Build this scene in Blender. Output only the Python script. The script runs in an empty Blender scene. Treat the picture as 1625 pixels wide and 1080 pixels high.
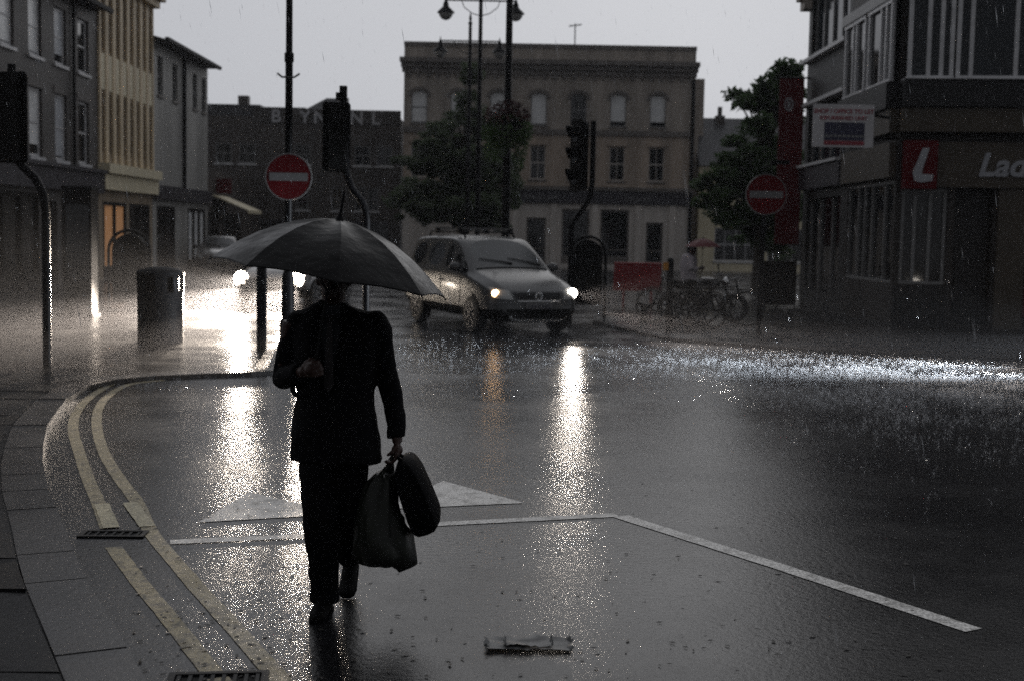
import bpy, bmesh, math, random
from mathutils import Vector, Matrix, noise
from mathutils.bvhtree import BVHTree
R = math.radians
sc = bpy.context.scene
col = sc.collection
random.seed(11)
rnd = random.uniform

# ------------------------------------------------------------------ camera, sky, sun, exposure
CAM_H, FPX, HY, ROLL = 1.9, 2050.0, 370.0, R(1.1)
PITCH = math.atan((540 - HY) / FPX)
cd = bpy.data.cameras.new('camera')
cam = bpy.data.objects.new('camera', cd)
col.objects.link(cam)
cd.sensor_width = 36
cd.lens = 36 * FPX / 1625
cd.clip_start, cd.clip_end = 0.05, 2000
cd.dof.use_dof = True
cd.dof.focus_distance = 7.5
cd.dof.aperture_fstop = 2.5
MC = Matrix.Translation((0, 0, CAM_H)) @ Matrix.Rotation(R(90) - PITCH, 4, 'X') @ Matrix.Rotation(ROLL, 4, 'Z')
cam.matrix_world = MC
sc.camera = cam

SUN_EL, SUN_ROT = R(24), R(8)
w = bpy.data.worlds.new('World')
sc.world = w
w.use_nodes = True
nt = w.node_tree
nt.nodes.clear()
n_out = nt.nodes.new('ShaderNodeOutputWorld')
n_bg = nt.nodes.new('ShaderNodeBackground')
n_sky = nt.nodes.new('ShaderNodeTexSky')
n_sky.sky_type = 'NISHITA'
n_sky.sun_disc = False
n_sky.sun_elevation = SUN_EL
n_sky.sun_rotation = SUN_ROT
n_sky.dust_density = 4.0
n_hs = nt.nodes.new('ShaderNodeHueSaturation')     # an overcast sky: nearly grey
n_hs.inputs['Saturation'].default_value = 0.10
# storm cover: one smooth change from the lighter far horizon to the heavy cloud overhead and behind
n_tc = nt.nodes.new('ShaderNodeTexCoord')
n_sep = nt.nodes.new('ShaderNodeSeparateXYZ')
n_mr = nt.nodes.new('ShaderNodeMapRange')
n_mr.interpolation_type = 'SMOOTHSTEP'
n_mr.inputs['From Min'].default_value = 0.12
n_mr.inputs['From Max'].default_value = 0.75
n_mr.inputs['To Min'].default_value = 1.0
n_mr.inputs['To Max'].default_value = 0.8
n_my = nt.nodes.new('ShaderNodeMapRange')
n_my.interpolation_type = 'SMOOTHSTEP'
n_my.inputs['From Min'].default_value = -0.9
n_my.inputs['From Max'].default_value = 0.9
n_my.inputs['To Min'].default_value = 0.30
n_my.inputs['To Max'].default_value = 1.0
n_mul = nt.nodes.new('ShaderNodeMath'); n_mul.operation = 'MULTIPLY'
n_cn = nt.nodes.new('ShaderNodeTexNoise')
n_cn.inputs['Scale'].default_value = 2.2
n_cn.inputs['Detail'].default_value = 4
n_cm = nt.nodes.new('ShaderNodeMapRange')
n_cm.inputs['To Min'].default_value = 0.9
n_cm.inputs['To Max'].default_value = 1.1
n_mul2 = nt.nodes.new('ShaderNodeMath'); n_mul2.operation = 'MULTIPLY'
n_mix = nt.nodes.new('ShaderNodeMix'); n_mix.data_type = 'RGBA'
n_mix.inputs['Factor'].default_value = 0.95
n_mix.inputs['B'].default_value = (8.45, 8.65, 9.25, 1)   # the even grey of the rain cloud
n_vm = nt.nodes.new('ShaderNodeVectorMath'); n_vm.operation = 'SCALE'
L = nt.links.new
L(n_tc.outputs['Generated'], n_sep.inputs[0])
L(n_tc.outputs['Generated'], n_cn.inputs['Vector'])
L(n_sep.outputs['Z'], n_mr.inputs['Value'])
L(n_sep.outputs['Y'], n_my.inputs['Value'])
L(n_mr.outputs[0], n_mul.inputs[0]); L(n_my.outputs[0], n_mul.inputs[1])
L(n_cn.outputs[0], n_cm.inputs['Value'])
L(n_mul.outputs[0], n_mul2.inputs[0]); L(n_cm.outputs[0], n_mul2.inputs[1])
L(n_sky.outputs[0], n_hs.inputs['Color'])
L(n_hs.outputs[0], n_mix.inputs['A'])
L(n_mix.outputs['Result'], n_vm.inputs[0]); L(n_mul2.outputs[0], n_vm.inputs['Scale'])
L(n_vm.outputs[0], n_bg.inputs['Color'])
n_bg.inputs['Strength'].default_value = 0.06
L(n_bg.outputs[0], n_out.inputs[0])

sd = bpy.data.lights.new('sun', 'SUN')
sd.energy = 0.12
sd.angle = R(40)
sd.color = (1.0, 0.97, 0.93)
so = bpy.data.objects.new('sun', sd)
col.objects.link(so)
so.rotation_euler = Vector((-math.sin(SUN_ROT) * math.cos(SUN_EL), -math.cos(SUN_ROT) * math.cos(SUN_EL), -math.sin(SUN_EL))).to_track_quat('-Z', 'Y').to_euler()

vs = sc.view_settings
vs.view_transform = 'Standard'
vs.look = 'None'
vs.exposure = 0.0
vs.gamma = 1.0
vs.use_curve_mapping = False
sc.cycles.max_bounces = 6
sc.cycles.volume_bounces = 1
sc.cycles.sample_clamp_indirect = 4.0
sc.cycles.use_denoising = False

# ------------------------------------------------------------------ helpers
def ray(px, py):
    return MC.to_3x3() @ Vector(((px - 812.5) / FPX, (540 - py) / FPX, -1))
def G(px, py, z=0.0):                       # the spot of ground seen at a pixel
    d = ray(px, py); t = (z - CAM_H) / d.z
    return Vector((d.x * t, d.y * t, z))
def at(px, py, Y):                          # the point seen at a pixel, Y metres away
    d = ray(px, py); t = Y / d.y
    return Vector((d.x * t, Y, CAM_H + d.z * t))

ORG = {}
def link(o, parent=None, loc=None):
    col.objects.link(o)
    if parent is not None:
        o.parent = parent
        ORG[o.name] = ORG.get(parent.name, Vector((0, 0, 0)))
    return o
def tag(o, label=None, cat=None, group=None, kind=None):
    if label: o['label'] = label
    if cat: o['category'] = cat
    if group: o['group'] = group
    if kind: o['kind'] = kind
    return o
def thing(name, label, cat, loc=(0, 0, 0), rz=0.0, group=None, local=False):
    o = bpy.data.objects.new(name, None)
    o.empty_display_size = 0.3
    col.objects.link(o)
    o.location = loc
    o.rotation_euler = (0, 0, rz)
    ORG[o.name] = Vector((0, 0, 0)) if local else Vector(loc)
    return tag(o, label, cat, group)
def copy_tree(o, parent=None):
    c = o.copy(); col.objects.link(c)
    if parent is not None: c.parent = parent
    for ch in list(o.children): copy_tree(ch, c)
    return c

class MB:
    def __init__(s): s.v, s.f, s.m = [], [], []
    def add(s, vs_, fs_, mi=0):
        b = len(s.v); s.v += [Vector(p) for p in vs_]
        for f in fs_: s.f.append([b + i for i in f]); s.m.append(mi)
    def box(s, c, d, rot=None):
        c = Vector(c); hx, hy, hz = d[0] / 2, d[1] / 2, d[2] / 2
        p = [Vector((x, y, z)) for x in (-hx, hx) for y in (-hy, hy) for z in (-hz, hz)]
        if rot is not None: p = [rot @ q for q in p]
        s.add([c + q for q in p], [(0, 1, 3, 2), (4, 6, 7, 5), (0, 4, 5, 1), (2, 3, 7, 6), (0, 2, 6, 4), (1, 5, 7, 3)])
        return s
    def bbox(s, a, b):
        a, b = Vector(a), Vector(b)
        return s.box((a + b) / 2, (abs(b.x - a.x), abs(b.y - a.y), abs(b.z - a.z)))
    def rings(s, rs, cap=True, closed=True):
        n = len(rs[0]); vs_, fs_ = [], []
        for r in rs: vs_ += r
        for i in range(len(rs) - 1):
            for j in range(n if closed else n - 1):
                k = (j + 1) % n
                fs_.append((i * n + j, i * n + k, (i + 1) * n + k, (i + 1) * n + j))
        if cap: fs_ += [tuple(reversed(range(n))), tuple(range((len(rs) - 1) * n, len(rs) * n))]
        s.add(vs_, fs_); return s
    def tube(s, pts, rad, n=8, cap=True, flat=1.0):
        pts = [Vector(p) for p in pts]
        if not hasattr(rad, '__len__'): rad = [rad] * len(pts)
        up = None; rs = []
        for i, p in enumerate(pts):
            t = (pts[min(i + 1, len(pts) - 1)] - pts[max(i - 1, 0)]).normalized()
            if up is None:
                up = Vector((0, 0, 1)) if abs(t.z) < 0.9 else Vector((0, 1, 0))
            a = t.cross(up).normalized(); b = a.cross(t).normalized(); up = b
            rs.append([p + a * rad[i] * math.cos(2 * math.pi * j / n) + b * rad[i] * flat * math.sin(2 * math.pi * j / n) for j in range(n)])
        return s.rings(rs, cap)
    def lathe(s, prof, c=(0, 0, 0), n=16, axis='Z', cap=True):
        c = Vector(c); rs = []
        for r, h in prof:
            ring = []
            for j in range(n):
                a = 2 * math.pi * j / n
                x, y = r * math.cos(a), r * math.sin(a)
                ring.append(c + (Vector((x, y, h)) if axis == 'Z' else Vector((x, h, y)) if axis == 'Y' else Vector((h, x, y))))
            rs.append(ring)
        return s.rings(rs, cap)
    def ball(s, c, r, n=12, m=8, rot=None):
        c = Vector(c)
        if not hasattr(r, '__len__'): r = (r, r, r)
        rs = []
        for i in range(m + 1):
            th = math.pi * (0.02 + 0.96 * i / m)
            ring = []
            for j in range(n):
                a = 2 * math.pi * j / n
                q = Vector((r[0] * math.sin(th) * math.cos(a), r[1] * math.sin(th) * math.sin(a), -r[2] * math.cos(th)))
                if rot is not None: q = rot @ q
                ring.append(c + q)
            rs.append(ring)
        return s.rings(rs)
    def torus(s, c, R_, r, n=24, m=8, axis='Y', a0=0, a1=2 * math.pi):
        c = Vector(c); full = abs(a1 - a0 - 2 * math.pi) < 1e-6
        k = n if full else n + 1
        rs = []
        for i in range(k):
            a = a0 + (a1 - a0) * i / n
            d = {'Y': Vector((math.cos(a), 0, math.sin(a))), 'X': Vector((0, math.cos(a), math.sin(a))), 'Z': Vector((math.cos(a), math.sin(a), 0))}[axis]
            e = {'Y': Vector((0, 1, 0)), 'X': Vector((1, 0, 0)), 'Z': Vector((0, 0, 1))}[axis]
            rs.append([c + d * (R_ + r * math.cos(2 * math.pi * j / m)) + e * r * math.sin(2 * math.pi * j / m) for j in range(m)])
        if full: rs.append(rs[0])
        return s.rings(rs, not full)
    def prism(s, poly, ext):                   # a polygon given a thickness
        poly = [Vector(p) for p in poly]; ext = Vector(ext); n = len(poly)
        s.add(poly + [p + ext for p in poly], [tuple(range(n)), tuple(reversed(range(n, 2 * n)))] + [(i, n + i, n + (i + 1) % n, (i + 1) % n) for i in range(n)])
        return s
    def quad(s, a, b, c, d): s.add([a, b, c, d], [(0, 1, 2, 3)]); return s
    def mesh(s, name, org=Vector((0, 0, 0)), smooth=False, fix=True):
        me = bpy.data.meshes.new(name)
        me.from_pydata([p - org for p in s.v], [], s.f)
        if fix:
            bm = bmesh.new(); bm.from_mesh(me)
            bmesh.ops.recalc_face_normals(bm, faces=bm.faces)
            bm.to_mesh(me); bm.free()
        if smooth:
            for p in me.polygons: p.use_smooth = True
            try: me.set_sharp_from_angle(angle=R(smooth if smooth is not True else 40))
            except Exception: pass
        me.update()
        return me
    def build(s, name, m, parent=None, smooth=False, fix=True):
        org = ORG.get(parent.name, Vector((0, 0, 0))) if parent is not None else Vector((0, 0, 0))
        me = s.mesh(name, org, smooth, fix)
        if m: me.materials.append(m)
        return link(bpy.data.objects.new(name, me), parent)

def evaluated(me, mods):
    o = bpy.data.objects.new('shaping', me); col.objects.link(o)
    for typ, kw in mods:
        md = o.modifiers.new('m', typ)
        for k, v in kw.items(): setattr(md, k, v)
    dg = bpy.context.evaluated_depsgraph_get()
    out = bpy.data.meshes.new_from_object(o.evaluated_get(dg))
    bpy.data.objects.remove(o)
    return out
def fuse(mb, name, m, parent, voxel=0.01, it=4, extra=()):
    """overlapping volumes become one continuous skin"""
    org = ORG.get(parent.name, Vector((0, 0, 0))) if parent is not None else Vector((0, 0, 0))
    me = evaluated(mb.mesh(name, org), [('REMESH', dict(mode='VOXEL', voxel_size=voxel)), ('SMOOTH', dict(factor=0.5, iterations=it))] + list(extra))
    me.name = name
    for p in me.polygons: p.use_smooth = True
    me.materials.clear(); me.materials.append(m)
    return link(bpy.data.objects.new(name, me), parent)

# ------------------------------------------------------------------ materials
def mat(name, c, rough=0.5, metal=0.0, var=0.25, scale=3.0, bump=0.0, bscale=40.0, ior=1.45, coat=0.0, c2=None, streak=False, rvar=0.0, spec=None):
    m = bpy.data.materials.new(name); m.use_nodes = True
    t = m.node_tree; b = t.nodes['Principled BSDF']
    b.inputs['Roughness'].default_value = rough
    b.inputs['Metallic'].default_value = metal
    b.inputs['IOR'].default_value = ior
    if spec is not None: b.inputs['Specular IOR Level'].default_value = spec
    if coat: b.inputs['Coat Weight'].default_value = coat; b.inputs['Coat Roughness'].default_value = 0.08
    tc = t.nodes.new('ShaderNodeTexCoord'); mp = t.nodes.new('ShaderNodeMapping')
    t.links.new(tc.outputs['Object'], mp.inputs[0])
    if streak: mp.inputs['Scale'].default_value = (1, 1, 0.15)
    no = t.nodes.new('ShaderNodeTexNoise'); no.inputs['Scale'].default_value = scale; no.inputs['Detail'].default_value = 6
    no.inputs['Roughness'].default_value = 0.65
    t.links.new(mp.outputs[0], no.inputs['Vector'])
    mx = t.nodes.new('ShaderNodeMix'); mx.data_type = 'RGBA'
    cc = c2 or tuple(x * (1 - var) for x in c)
    hi = c if c2 else tuple(min(1, x * (1 + var)) for x in c)
    mx.inputs['A'].default_value = (*cc, 1); mx.inputs['B'].default_value = (*hi, 1)
    mr = t.nodes.new('ShaderNodeMapRange'); mr.inputs['From Min'].default_value = 0.3; mr.inputs['From Max'].default_value = 0.7
    t.links.new(no.outputs[0], mr.inputs['Value'])
    t.links.new(mr.outputs[0], mx.inputs['Factor'])
    t.links.new(mx.outputs['Result'], b.inputs['Base Color'])
    if rvar:
        r2 = t.nodes.new('ShaderNodeMapRange'); r2.inputs['To Min'].default_value = max(0.02, rough - rvar); r2.inputs['To Max'].default_value = rough + rvar
        t.links.new(mr.outputs[0], r2.inputs['Value']); t.links.new(r2.outputs[0], b.inputs['Roughness'])
    if bump:
        n2 = t.nodes.new('ShaderNodeTexNoise'); n2.inputs['Scale'].default_value = bscale; n2.inputs['Detail'].default_value = 4
        t.links.new(tc.outputs['Object'], n2.inputs['Vector'])
        bp = t.nodes.new('ShaderNodeBump'); bp.inputs['Strength'].default_value = bump; bp.inputs['Distance'].default_value = 0.02
        t.links.new(n2.outputs[0], bp.inputs['Height']); t.links.new(bp.outputs[0], b.inputs['Normal'])
    return m
def emit(name, c, s):
    m = bpy.data.materials.new(name); m.use_nodes = True
    b = m.node_tree.nodes['Principled BSDF']
    b.inputs['Base Color'].default_value = (*c, 1)
    b.inputs['Emission Color'].default_value = (*c, 1)
    b.inputs['Emission Strength'].default_value = s
    return m
def brick_mat(name, c1, c2, mortar, rough=0.55):
    m = bpy.data.materials.new(name); m.use_nodes = True
    t = m.node_tree; b = t.nodes['Principled BSDF']; b.inputs['Roughness'].default_value = rough
    tc = t.nodes.new('ShaderNodeTexCoord'); sp = t.nodes.new('ShaderNodeSeparateXYZ'); ad = t.nodes.new('ShaderNodeMath'); cb = t.nodes.new('ShaderNodeCombineXYZ')
    t.links.new(tc.outputs['Object'], sp.inputs[0]); t.links.new(sp.outputs['X'], ad.inputs[0]); t.links.new(sp.outputs['Y'], ad.inputs[1])
    t.links.new(ad.outputs[0], cb.inputs['X']); t.links.new(sp.outputs['Z'], cb.inputs['Y'])
    br = t.nodes.new('ShaderNodeTexBrick')
    br.inputs['Color1'].default_value = (*c1, 1); br.inputs['Color2'].default_value = (*c2, 1); br.inputs['Mortar'].default_value = (*mortar, 1)
    br.inputs['Scale'].default_value = 1.0; br.inputs['Brick Width'].default_value = 0.225; br.inputs['Row Height'].default_value = 0.075; br.inputs['Mortar Size'].default_value = 0.01
    t.links.new(cb.outputs[0], br.inputs['Vector'])
    no = t.nodes.new('ShaderNodeTexNoise'); no.inputs['Scale'].default_value = 0.9; no.inputs['Detail'].default_value = 6
    t.links.new(tc.outputs['Object'], no.inputs['Vector'])
    mr = t.nodes.new('ShaderNodeMapRange'); mr.inputs['From Min'].default_value = 0.3; mr.inputs['From Max'].default_value = 0.7; mr.inputs['To Min'].default_value = 0.55; mr.inputs['To Max'].default_value = 1.2
    vm = t.nodes.new('ShaderNodeVectorMath'); vm.operation = 'SCALE'
    t.links.new(no.outputs[0], mr.inputs['Value']); t.links.new(br.outputs['Color'], vm.inputs[0]); t.links.new(mr.outputs[0], vm.inputs['Scale'])
    t.links.new(vm.outputs[0], b.inputs['Base Color'])
    bp = t.nodes.new('ShaderNodeBump'); bp.inputs['Strength'].default_value = 0.4; bp.inputs['Distance'].default_value = 0.01; bp.invert = True
    t.links.new(br.outputs['Fac'], bp.inputs['Height']); t.links.new(bp.outputs[0], b.inputs['Normal'])
    return m
def road_mat(name, c, wet, dry, bump, worn=None, spec=0.5):
    """wet tarmac: rough stone showing through a film of water that is smoother where it stands"""
    m = bpy.data.materials.new(name); m.use_nodes = True
    t = m.node_tree; b = t.nodes['Principled BSDF']; b.inputs['IOR'].default_value = 1.34
    b.inputs['Specular IOR Level'].default_value = spec
    tc = t.nodes.new('ShaderNodeTexCoord')
    def nz(scale, det, rough=0.6):
        n = t.nodes.new('ShaderNodeTexNoise'); n.inputs['Scale'].default_value = scale; n.inputs['Detail'].default_value = det; n.inputs['Roughness'].default_value = rough
        t.links.new(tc.outputs['Object'], n.inputs['Vector']); return n
    def rng(src, a, b_, lo, hi):
        r = t.nodes.new('ShaderNodeMapRange'); r.inputs['From Min'].default_value = a; r.inputs['From Max'].default_value = b_
        r.inputs['To Min'].default_value = lo; r.inputs['To Max'].default_value = hi; t.links.new(src, r.inputs['Value']); return r
    big, mid, fine = nz(0.55, 7, 0.7), nz(3.0, 5), nz(70, 4, 0.8)
    pud = rng(big.outputs[0], 0.40, 0.60, wet, dry)
    gr = rng(fine.outputs[0], 0.35, 0.65, -0.07, 0.09)
    sm = t.nodes.new('ShaderNodeMath'); sm.operation = 'ADD'
    t.links.new(pud.outputs[0], sm.inputs[0]); t.links.new(gr.outputs[0], sm.inputs[1]); t.links.new(sm.outputs[0], b.inputs['Roughness'])
    mx = t.nodes.new('ShaderNodeMix'); mx.data_type = 'RGBA'
    base = worn or tuple(x * 0.6 for x in c)
    mx.inputs['A'].default_value = (*base, 1); mx.inputs['B'].default_value = (*c, 1)
    if worn:
        s1 = nz(9.0, 6, 0.75); f = rng(s1.outputs[0], 0.38, 0.52, 0.15, 1.0)
    else:
        f = rng(mid.outputs[0], 0.3, 0.7, 0.0, 1.0)
    sp = rng(fine.outputs[0], 0.34, 0.68, 0.2, 1.9)
    t.links.new(f.outputs[0], mx.inputs['Factor'])
    vm = t.nodes.new('ShaderNodeVectorMath'); vm.operation = 'SCALE'
    t.links.new(mx.outputs['Result'], vm.inputs[0]); t.links.new(sp.outputs[0], vm.inputs['Scale'])
    t.links.new(vm.outputs[0], b.inputs['Base Color'])
    rip = nz(26, 3); 
    ad = t.nodes.new('ShaderNodeMath'); ad.operation = 'MULTIPLY_ADD'; ad.inputs[1].default_value = 0.5
    t.links.new(fine.outputs[0], ad.inputs[0]); t.links.new(rip.outputs[0], ad.inputs[2])
    bp = t.nodes.new('ShaderNodeBump'); bp.inputs['Strength'].default_value = bump; bp.inputs['Distance'].default_value = 0.004
    t.links.new(ad.outputs[0], bp.inputs['Height']); t.links.new(bp.outputs[0], b.inputs['Normal'])
    return m

M = {}
M['road'] = road_mat('wet_asphalt', (0.016, 0.016, 0.0175), 0.09, 0.25, 0.6)
M['pave'] = road_mat('wet_paving', (0.016, 0.016, 0.017), 0.12, 0.34, 0.6, spec=.15)
M['kerb'] = road_mat('wet_kerb', (0.0528, 0.0506, 0.0506), 0.12, 0.28, 0.5)
M['yellow'] = road_mat('yellow_paint', (0.3570, 0.3017, 0.1785), 0.3, 0.5, 0.4, worn=(0.09, 0.08, 0.06))
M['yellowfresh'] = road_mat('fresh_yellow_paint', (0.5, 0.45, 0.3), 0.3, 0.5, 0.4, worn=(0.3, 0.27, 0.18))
M['white'] = road_mat('white_paint', (0.76, 0.745, 0.71), 0.35, 0.55, 0.4, worn=(0.34, 0.33, 0.31))
M['black'] = mat('black_paint', (0.007, 0.007, 0.008), 0.4, var=0.3, spec=.1)
M['blackmatt'] = mat('black_matt', (0.005, 0.005, 0.005), 0.6, var=0.3, spec=.12)
M['plastic'] = mat('dark_plastic', (0.009, 0.009, 0.010), 0.55, spec=.06)
M['glass'] = mat('dark_glass', (0.006, 0.007, 0.008), 0.06, var=0.4, scale=1.5, ior=1.52)
M['glassblue'] = mat('blue_dark_glass', (0.006, 0.011, 0.016), 0.1, var=0.4, scale=1.5)
M['sky_sheen_blind'] = mat('window_blind_sky_sheen', (0.84, 0.85, 0.85), 0.25, var=0.15)  # pale colour also stands in for bright sky reflected in the panes
M['frame'] = mat('white_frame', (0.6, 0.6, 0.61), 0.35, var=0.2)
M['framegrey'] = mat('grey_frame', (0.2, 0.2, 0.2), 0.4, var=0.2)
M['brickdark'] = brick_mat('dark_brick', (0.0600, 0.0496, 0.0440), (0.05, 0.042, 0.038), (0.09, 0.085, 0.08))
M['brickbrown'] = brick_mat('brown_brick', (0.085, 0.068, 0.058), (0.06, 0.048, 0.042), (0.09, 0.085, 0.08))
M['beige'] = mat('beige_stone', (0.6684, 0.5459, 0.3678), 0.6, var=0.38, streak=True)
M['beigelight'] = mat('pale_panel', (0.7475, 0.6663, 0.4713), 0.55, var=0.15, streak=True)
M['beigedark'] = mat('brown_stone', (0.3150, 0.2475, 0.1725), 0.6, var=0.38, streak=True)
M['render'] = mat('grey_render', (0.3105, 0.3047, 0.2875), 0.6, var=0.38, scale=0.8, streak=True)
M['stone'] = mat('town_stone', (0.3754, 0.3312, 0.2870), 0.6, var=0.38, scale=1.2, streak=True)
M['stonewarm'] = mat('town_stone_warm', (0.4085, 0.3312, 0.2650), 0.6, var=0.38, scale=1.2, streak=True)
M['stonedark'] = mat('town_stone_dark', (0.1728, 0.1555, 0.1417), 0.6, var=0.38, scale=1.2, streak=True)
M['stonepale'] = mat('pale_shopfront', (0.6290, 0.5806, 0.5322), 0.5, var=0.15, streak=True)
M['slate'] = mat('slate', (0.05, 0.05, 0.054), 0.4, var=0.3, scale=6)
M['fascia'] = mat('dark_fascia', (0.045, 0.042, 0.05), 0.4, var=0.3)
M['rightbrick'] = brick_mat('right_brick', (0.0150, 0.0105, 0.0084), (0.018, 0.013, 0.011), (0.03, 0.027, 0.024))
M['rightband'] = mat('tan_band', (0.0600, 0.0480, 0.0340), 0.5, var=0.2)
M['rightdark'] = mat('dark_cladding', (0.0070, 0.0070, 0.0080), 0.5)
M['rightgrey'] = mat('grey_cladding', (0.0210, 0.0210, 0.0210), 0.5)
M['red'] = mat('red_sign', (0.0900, 0.0042, 0.0066), 0.6, spec=.2, var=0.12)
M['redcloth'] = mat('red_cloth', (0.1020, 0.0084, 0.0120), 0.6, var=0.2)
M['redbarrier'] = mat('red_barrier', (0.2640, 0.0240, 0.0280), 0.45, var=0.2)
M['signwhite'] = mat('sign_white', (0.1620, 0.1590, 0.1620), 0.6, spec=.2, var=0.08)
M['board'] = mat('board_white', (0.5, 0.49, 0.5), 0.55, var=0.08, spec=.2)
M['bigletters'] = mat('parapet_letters', (0.5, 0.5, 0.52), 0.5, var=0.1)
M['pave2'] = road_mat('wet_paving_dark', (0.011, 0.011, 0.012), 0.2, 0.4, 0.7, spec=.12)
M['navy'] = mat('navy_print', (0.02, 0.02, 0.05), 0.35)
M['lettering'] = mat('pale_letters', (0.3360, 0.3440, 0.3680), 0.35, var=0.1)
M['pinkprint'] = mat('red_print', (0.24, 0.03, 0.045), 0.4, var=0.15)
M['bark'] = mat('bark', (0.05, 0.042, 0.033), 0.7, bump=0.5, bscale=20)
M['leaf'] = mat('leaf', (0.1013, 0.1350, 0.0743), 0.5, var=0.5, scale=1.2)
M['leafdark'] = mat('leaf_dark', (0.0720, 0.1200, 0.0480), 0.5, var=0.5, scale=1.2)
for nm in ('leaf', 'leafdark'):                 # light also passes through leaves
    t = M[nm].node_tree; b_ = t.nodes['Principled BSDF']; o_ = t.nodes['Material Output']
    tr_ = t.nodes.new('ShaderNodeBsdfTranslucent'); mx_ = t.nodes.new('ShaderNodeMixShader'); mx_.inputs[0].default_value = .45
    t.links.new(b_.inputs['Base Color'].links[0].from_socket, tr_.inputs['Color'])
    t.links.new(b_.outputs[0], mx_.inputs[1]); t.links.new(tr_.outputs[0], mx_.inputs[2]); t.links.new(mx_.outputs[0], o_.inputs['Surface'])
M['flower'] = mat('flower_mix', (0.0595, 0.0210, 0.0196), 0.6, var=0.5, scale=9)
M['steel'] = mat('wet_steel', (0.10, 0.10, 0.10), 0.35, metal=0.7)
M['tyre'] = mat('tyre', (0.014, 0.014, 0.014), 0.6)
M['rim'] = mat('alloy_rim', (0.10, 0.10, 0.105), 0.4, metal=0.7)
M['chrome'] = mat('chrome', (0.6, 0.6, 0.6), 0.15, metal=1.0, var=0.05)
M['silver'] = mat('silver_paint', (0.0608, 0.0623, 0.0638), 0.3, metal=0.2, coat=0.2, var=0.08, bump=0.12, bscale=120)
M['darkcar'] = mat('dark_car_paint', (0.03, 0.03, 0.034), 0.3, metal=0.3, coat=0.8, var=0.1)
M['carglass'] = mat('car_glass', (0.035, 0.04, 0.042), 0.08, var=0.3, bump=0.10, bscale=150, ior=1.6)
M['suit'] = mat('black_suit', (0.006, 0.006, 0.0075), 0.75, var=0.3, bump=0.3, bscale=14, spec=0.08)
M['trouser'] = mat('black_trousers', (0.005, 0.005, 0.006), 0.8, var=0.3, bump=0.3, bscale=14, spec=0.08)
M['skin'] = mat('skin', (0.0425, 0.0200, 0.0150), 0.5, var=0.15)
M['hair'] = mat('dark_hair', (0.012, 0.01, 0.009), 0.6)
M['shirt'] = mat('shirt_blue', (0.014, 0.016, 0.022), 0.7)
M['tie'] = mat('dark_tie', (0.010, 0.007, 0.009), 0.6)
M['shoe'] = mat('black_shoe', (0.006, 0.006, 0.006), 0.55, spec=.05)
M['nylon'] = mat('umbrella_nylon', (0.0030, 0.0030, 0.0035), 0.30, var=0.35, scale=6, bump=0.5, bscale=8, spec=.11, rvar=.12)
M['bag'] = mat('plastic_bag', (0.024, 0.030, 0.020), 0.45, var=0.6, scale=5, c2=(0.012, 0.012, 0.012))
M['leather'] = mat('black_leather', (0.005, 0.005, 0.006), 0.65, spec=.03)
M['whiteshirt'] = mat('white_shirt', (0.42, 0.38, 0.41), 0.7, var=0.2)
M['amber'] = mat('amber_tape', (0.4, 0.18, 0.03), 0.4)
M['paper'] = mat('wet_newspaper', (0.20, 0.205, 0.205), 0.45, var=0.4, scale=14, c2=(0.04, 0.04, 0.04))
M['lit'] = emit('headlight_glow', (1.0, 0.86, 0.70), 70)
M['litlens'] = emit('lit_reflector', (1.0, 0.84, 0.66), 14)
M['litvan'] = emit('van_headlight_glow', (1.0, 0.92, 0.82), 28)
M['sidelit'] = emit('amber_sidelight', (1.0, 0.6, 0.3), 14)
M['warm'] = emit('warm_shop_light', (1.0, 0.5, 0.22), 0.075)
M['bulb'] = emit('shop_bulb', (1.0, 0.75, 0.5), 9)
M['lens'] = mat('lamp_lens', (0.35, 0.35, 0.34), 0.2, var=0.1)

# ------------------------------------------------------------------ ground, pavements, markings
def struct(name, mb, m, parent=None, smooth=False):
    o = mb.build(name, m, parent, smooth)
    if parent is None: o['kind'] = 'structure'
    return o
mb = MB(); mb.quad((-200, -40, 0), (200, -40, 0), (200, 250, 0), (-200, 250, 0))
road = struct('road', mb, M['road'])

def slab(name, poly, z, m, bottom=-0.02):
    mb = MB(); mb.prism([(p.x, p.y, bottom) for p in poly], (0, 0, z - bottom))
    return struct(name, mb, m)
KERB_PX = [(300, 1190), (233, 1080), (202, 1027), (125, 897), (101, 830), (75, 772), (66, 720), (75, 672), (105, 632), (150, 607), (210, 597), (300, 592), (430, 588), (500, 580), (560, 567), (588, 553)]
KERB = [G(*p, 0.06) for p in KERB_PX]
def inset(poly, d):
    out = []
    for i, p in enumerate(poly):
        t = (poly[min(i + 1, len(poly) - 1)] - poly[max(i - 1, 0)]); t.z = 0; t.normalize()
        out.append(p + Vector((-t.y, t.x, 0)) * d)
    return out
BACK = [G(560, 537, .06), G(470, 531, .06), G(395, 522, .06), G(345, 500, .06), G(330, 470, .06), G(326, 440, .06), Vector((-14.6, 62, .06)), Vector((-40, 62, .06)), Vector((-40, 3, .06)), Vector((-4, 3, .06))]
KIN = inset(KERB, 0.30)
pavement = slab('pavement', [Vector((p.x, p.y, 0)) for p in KIN] + BACK, 0.046, M['pave'])
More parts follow.
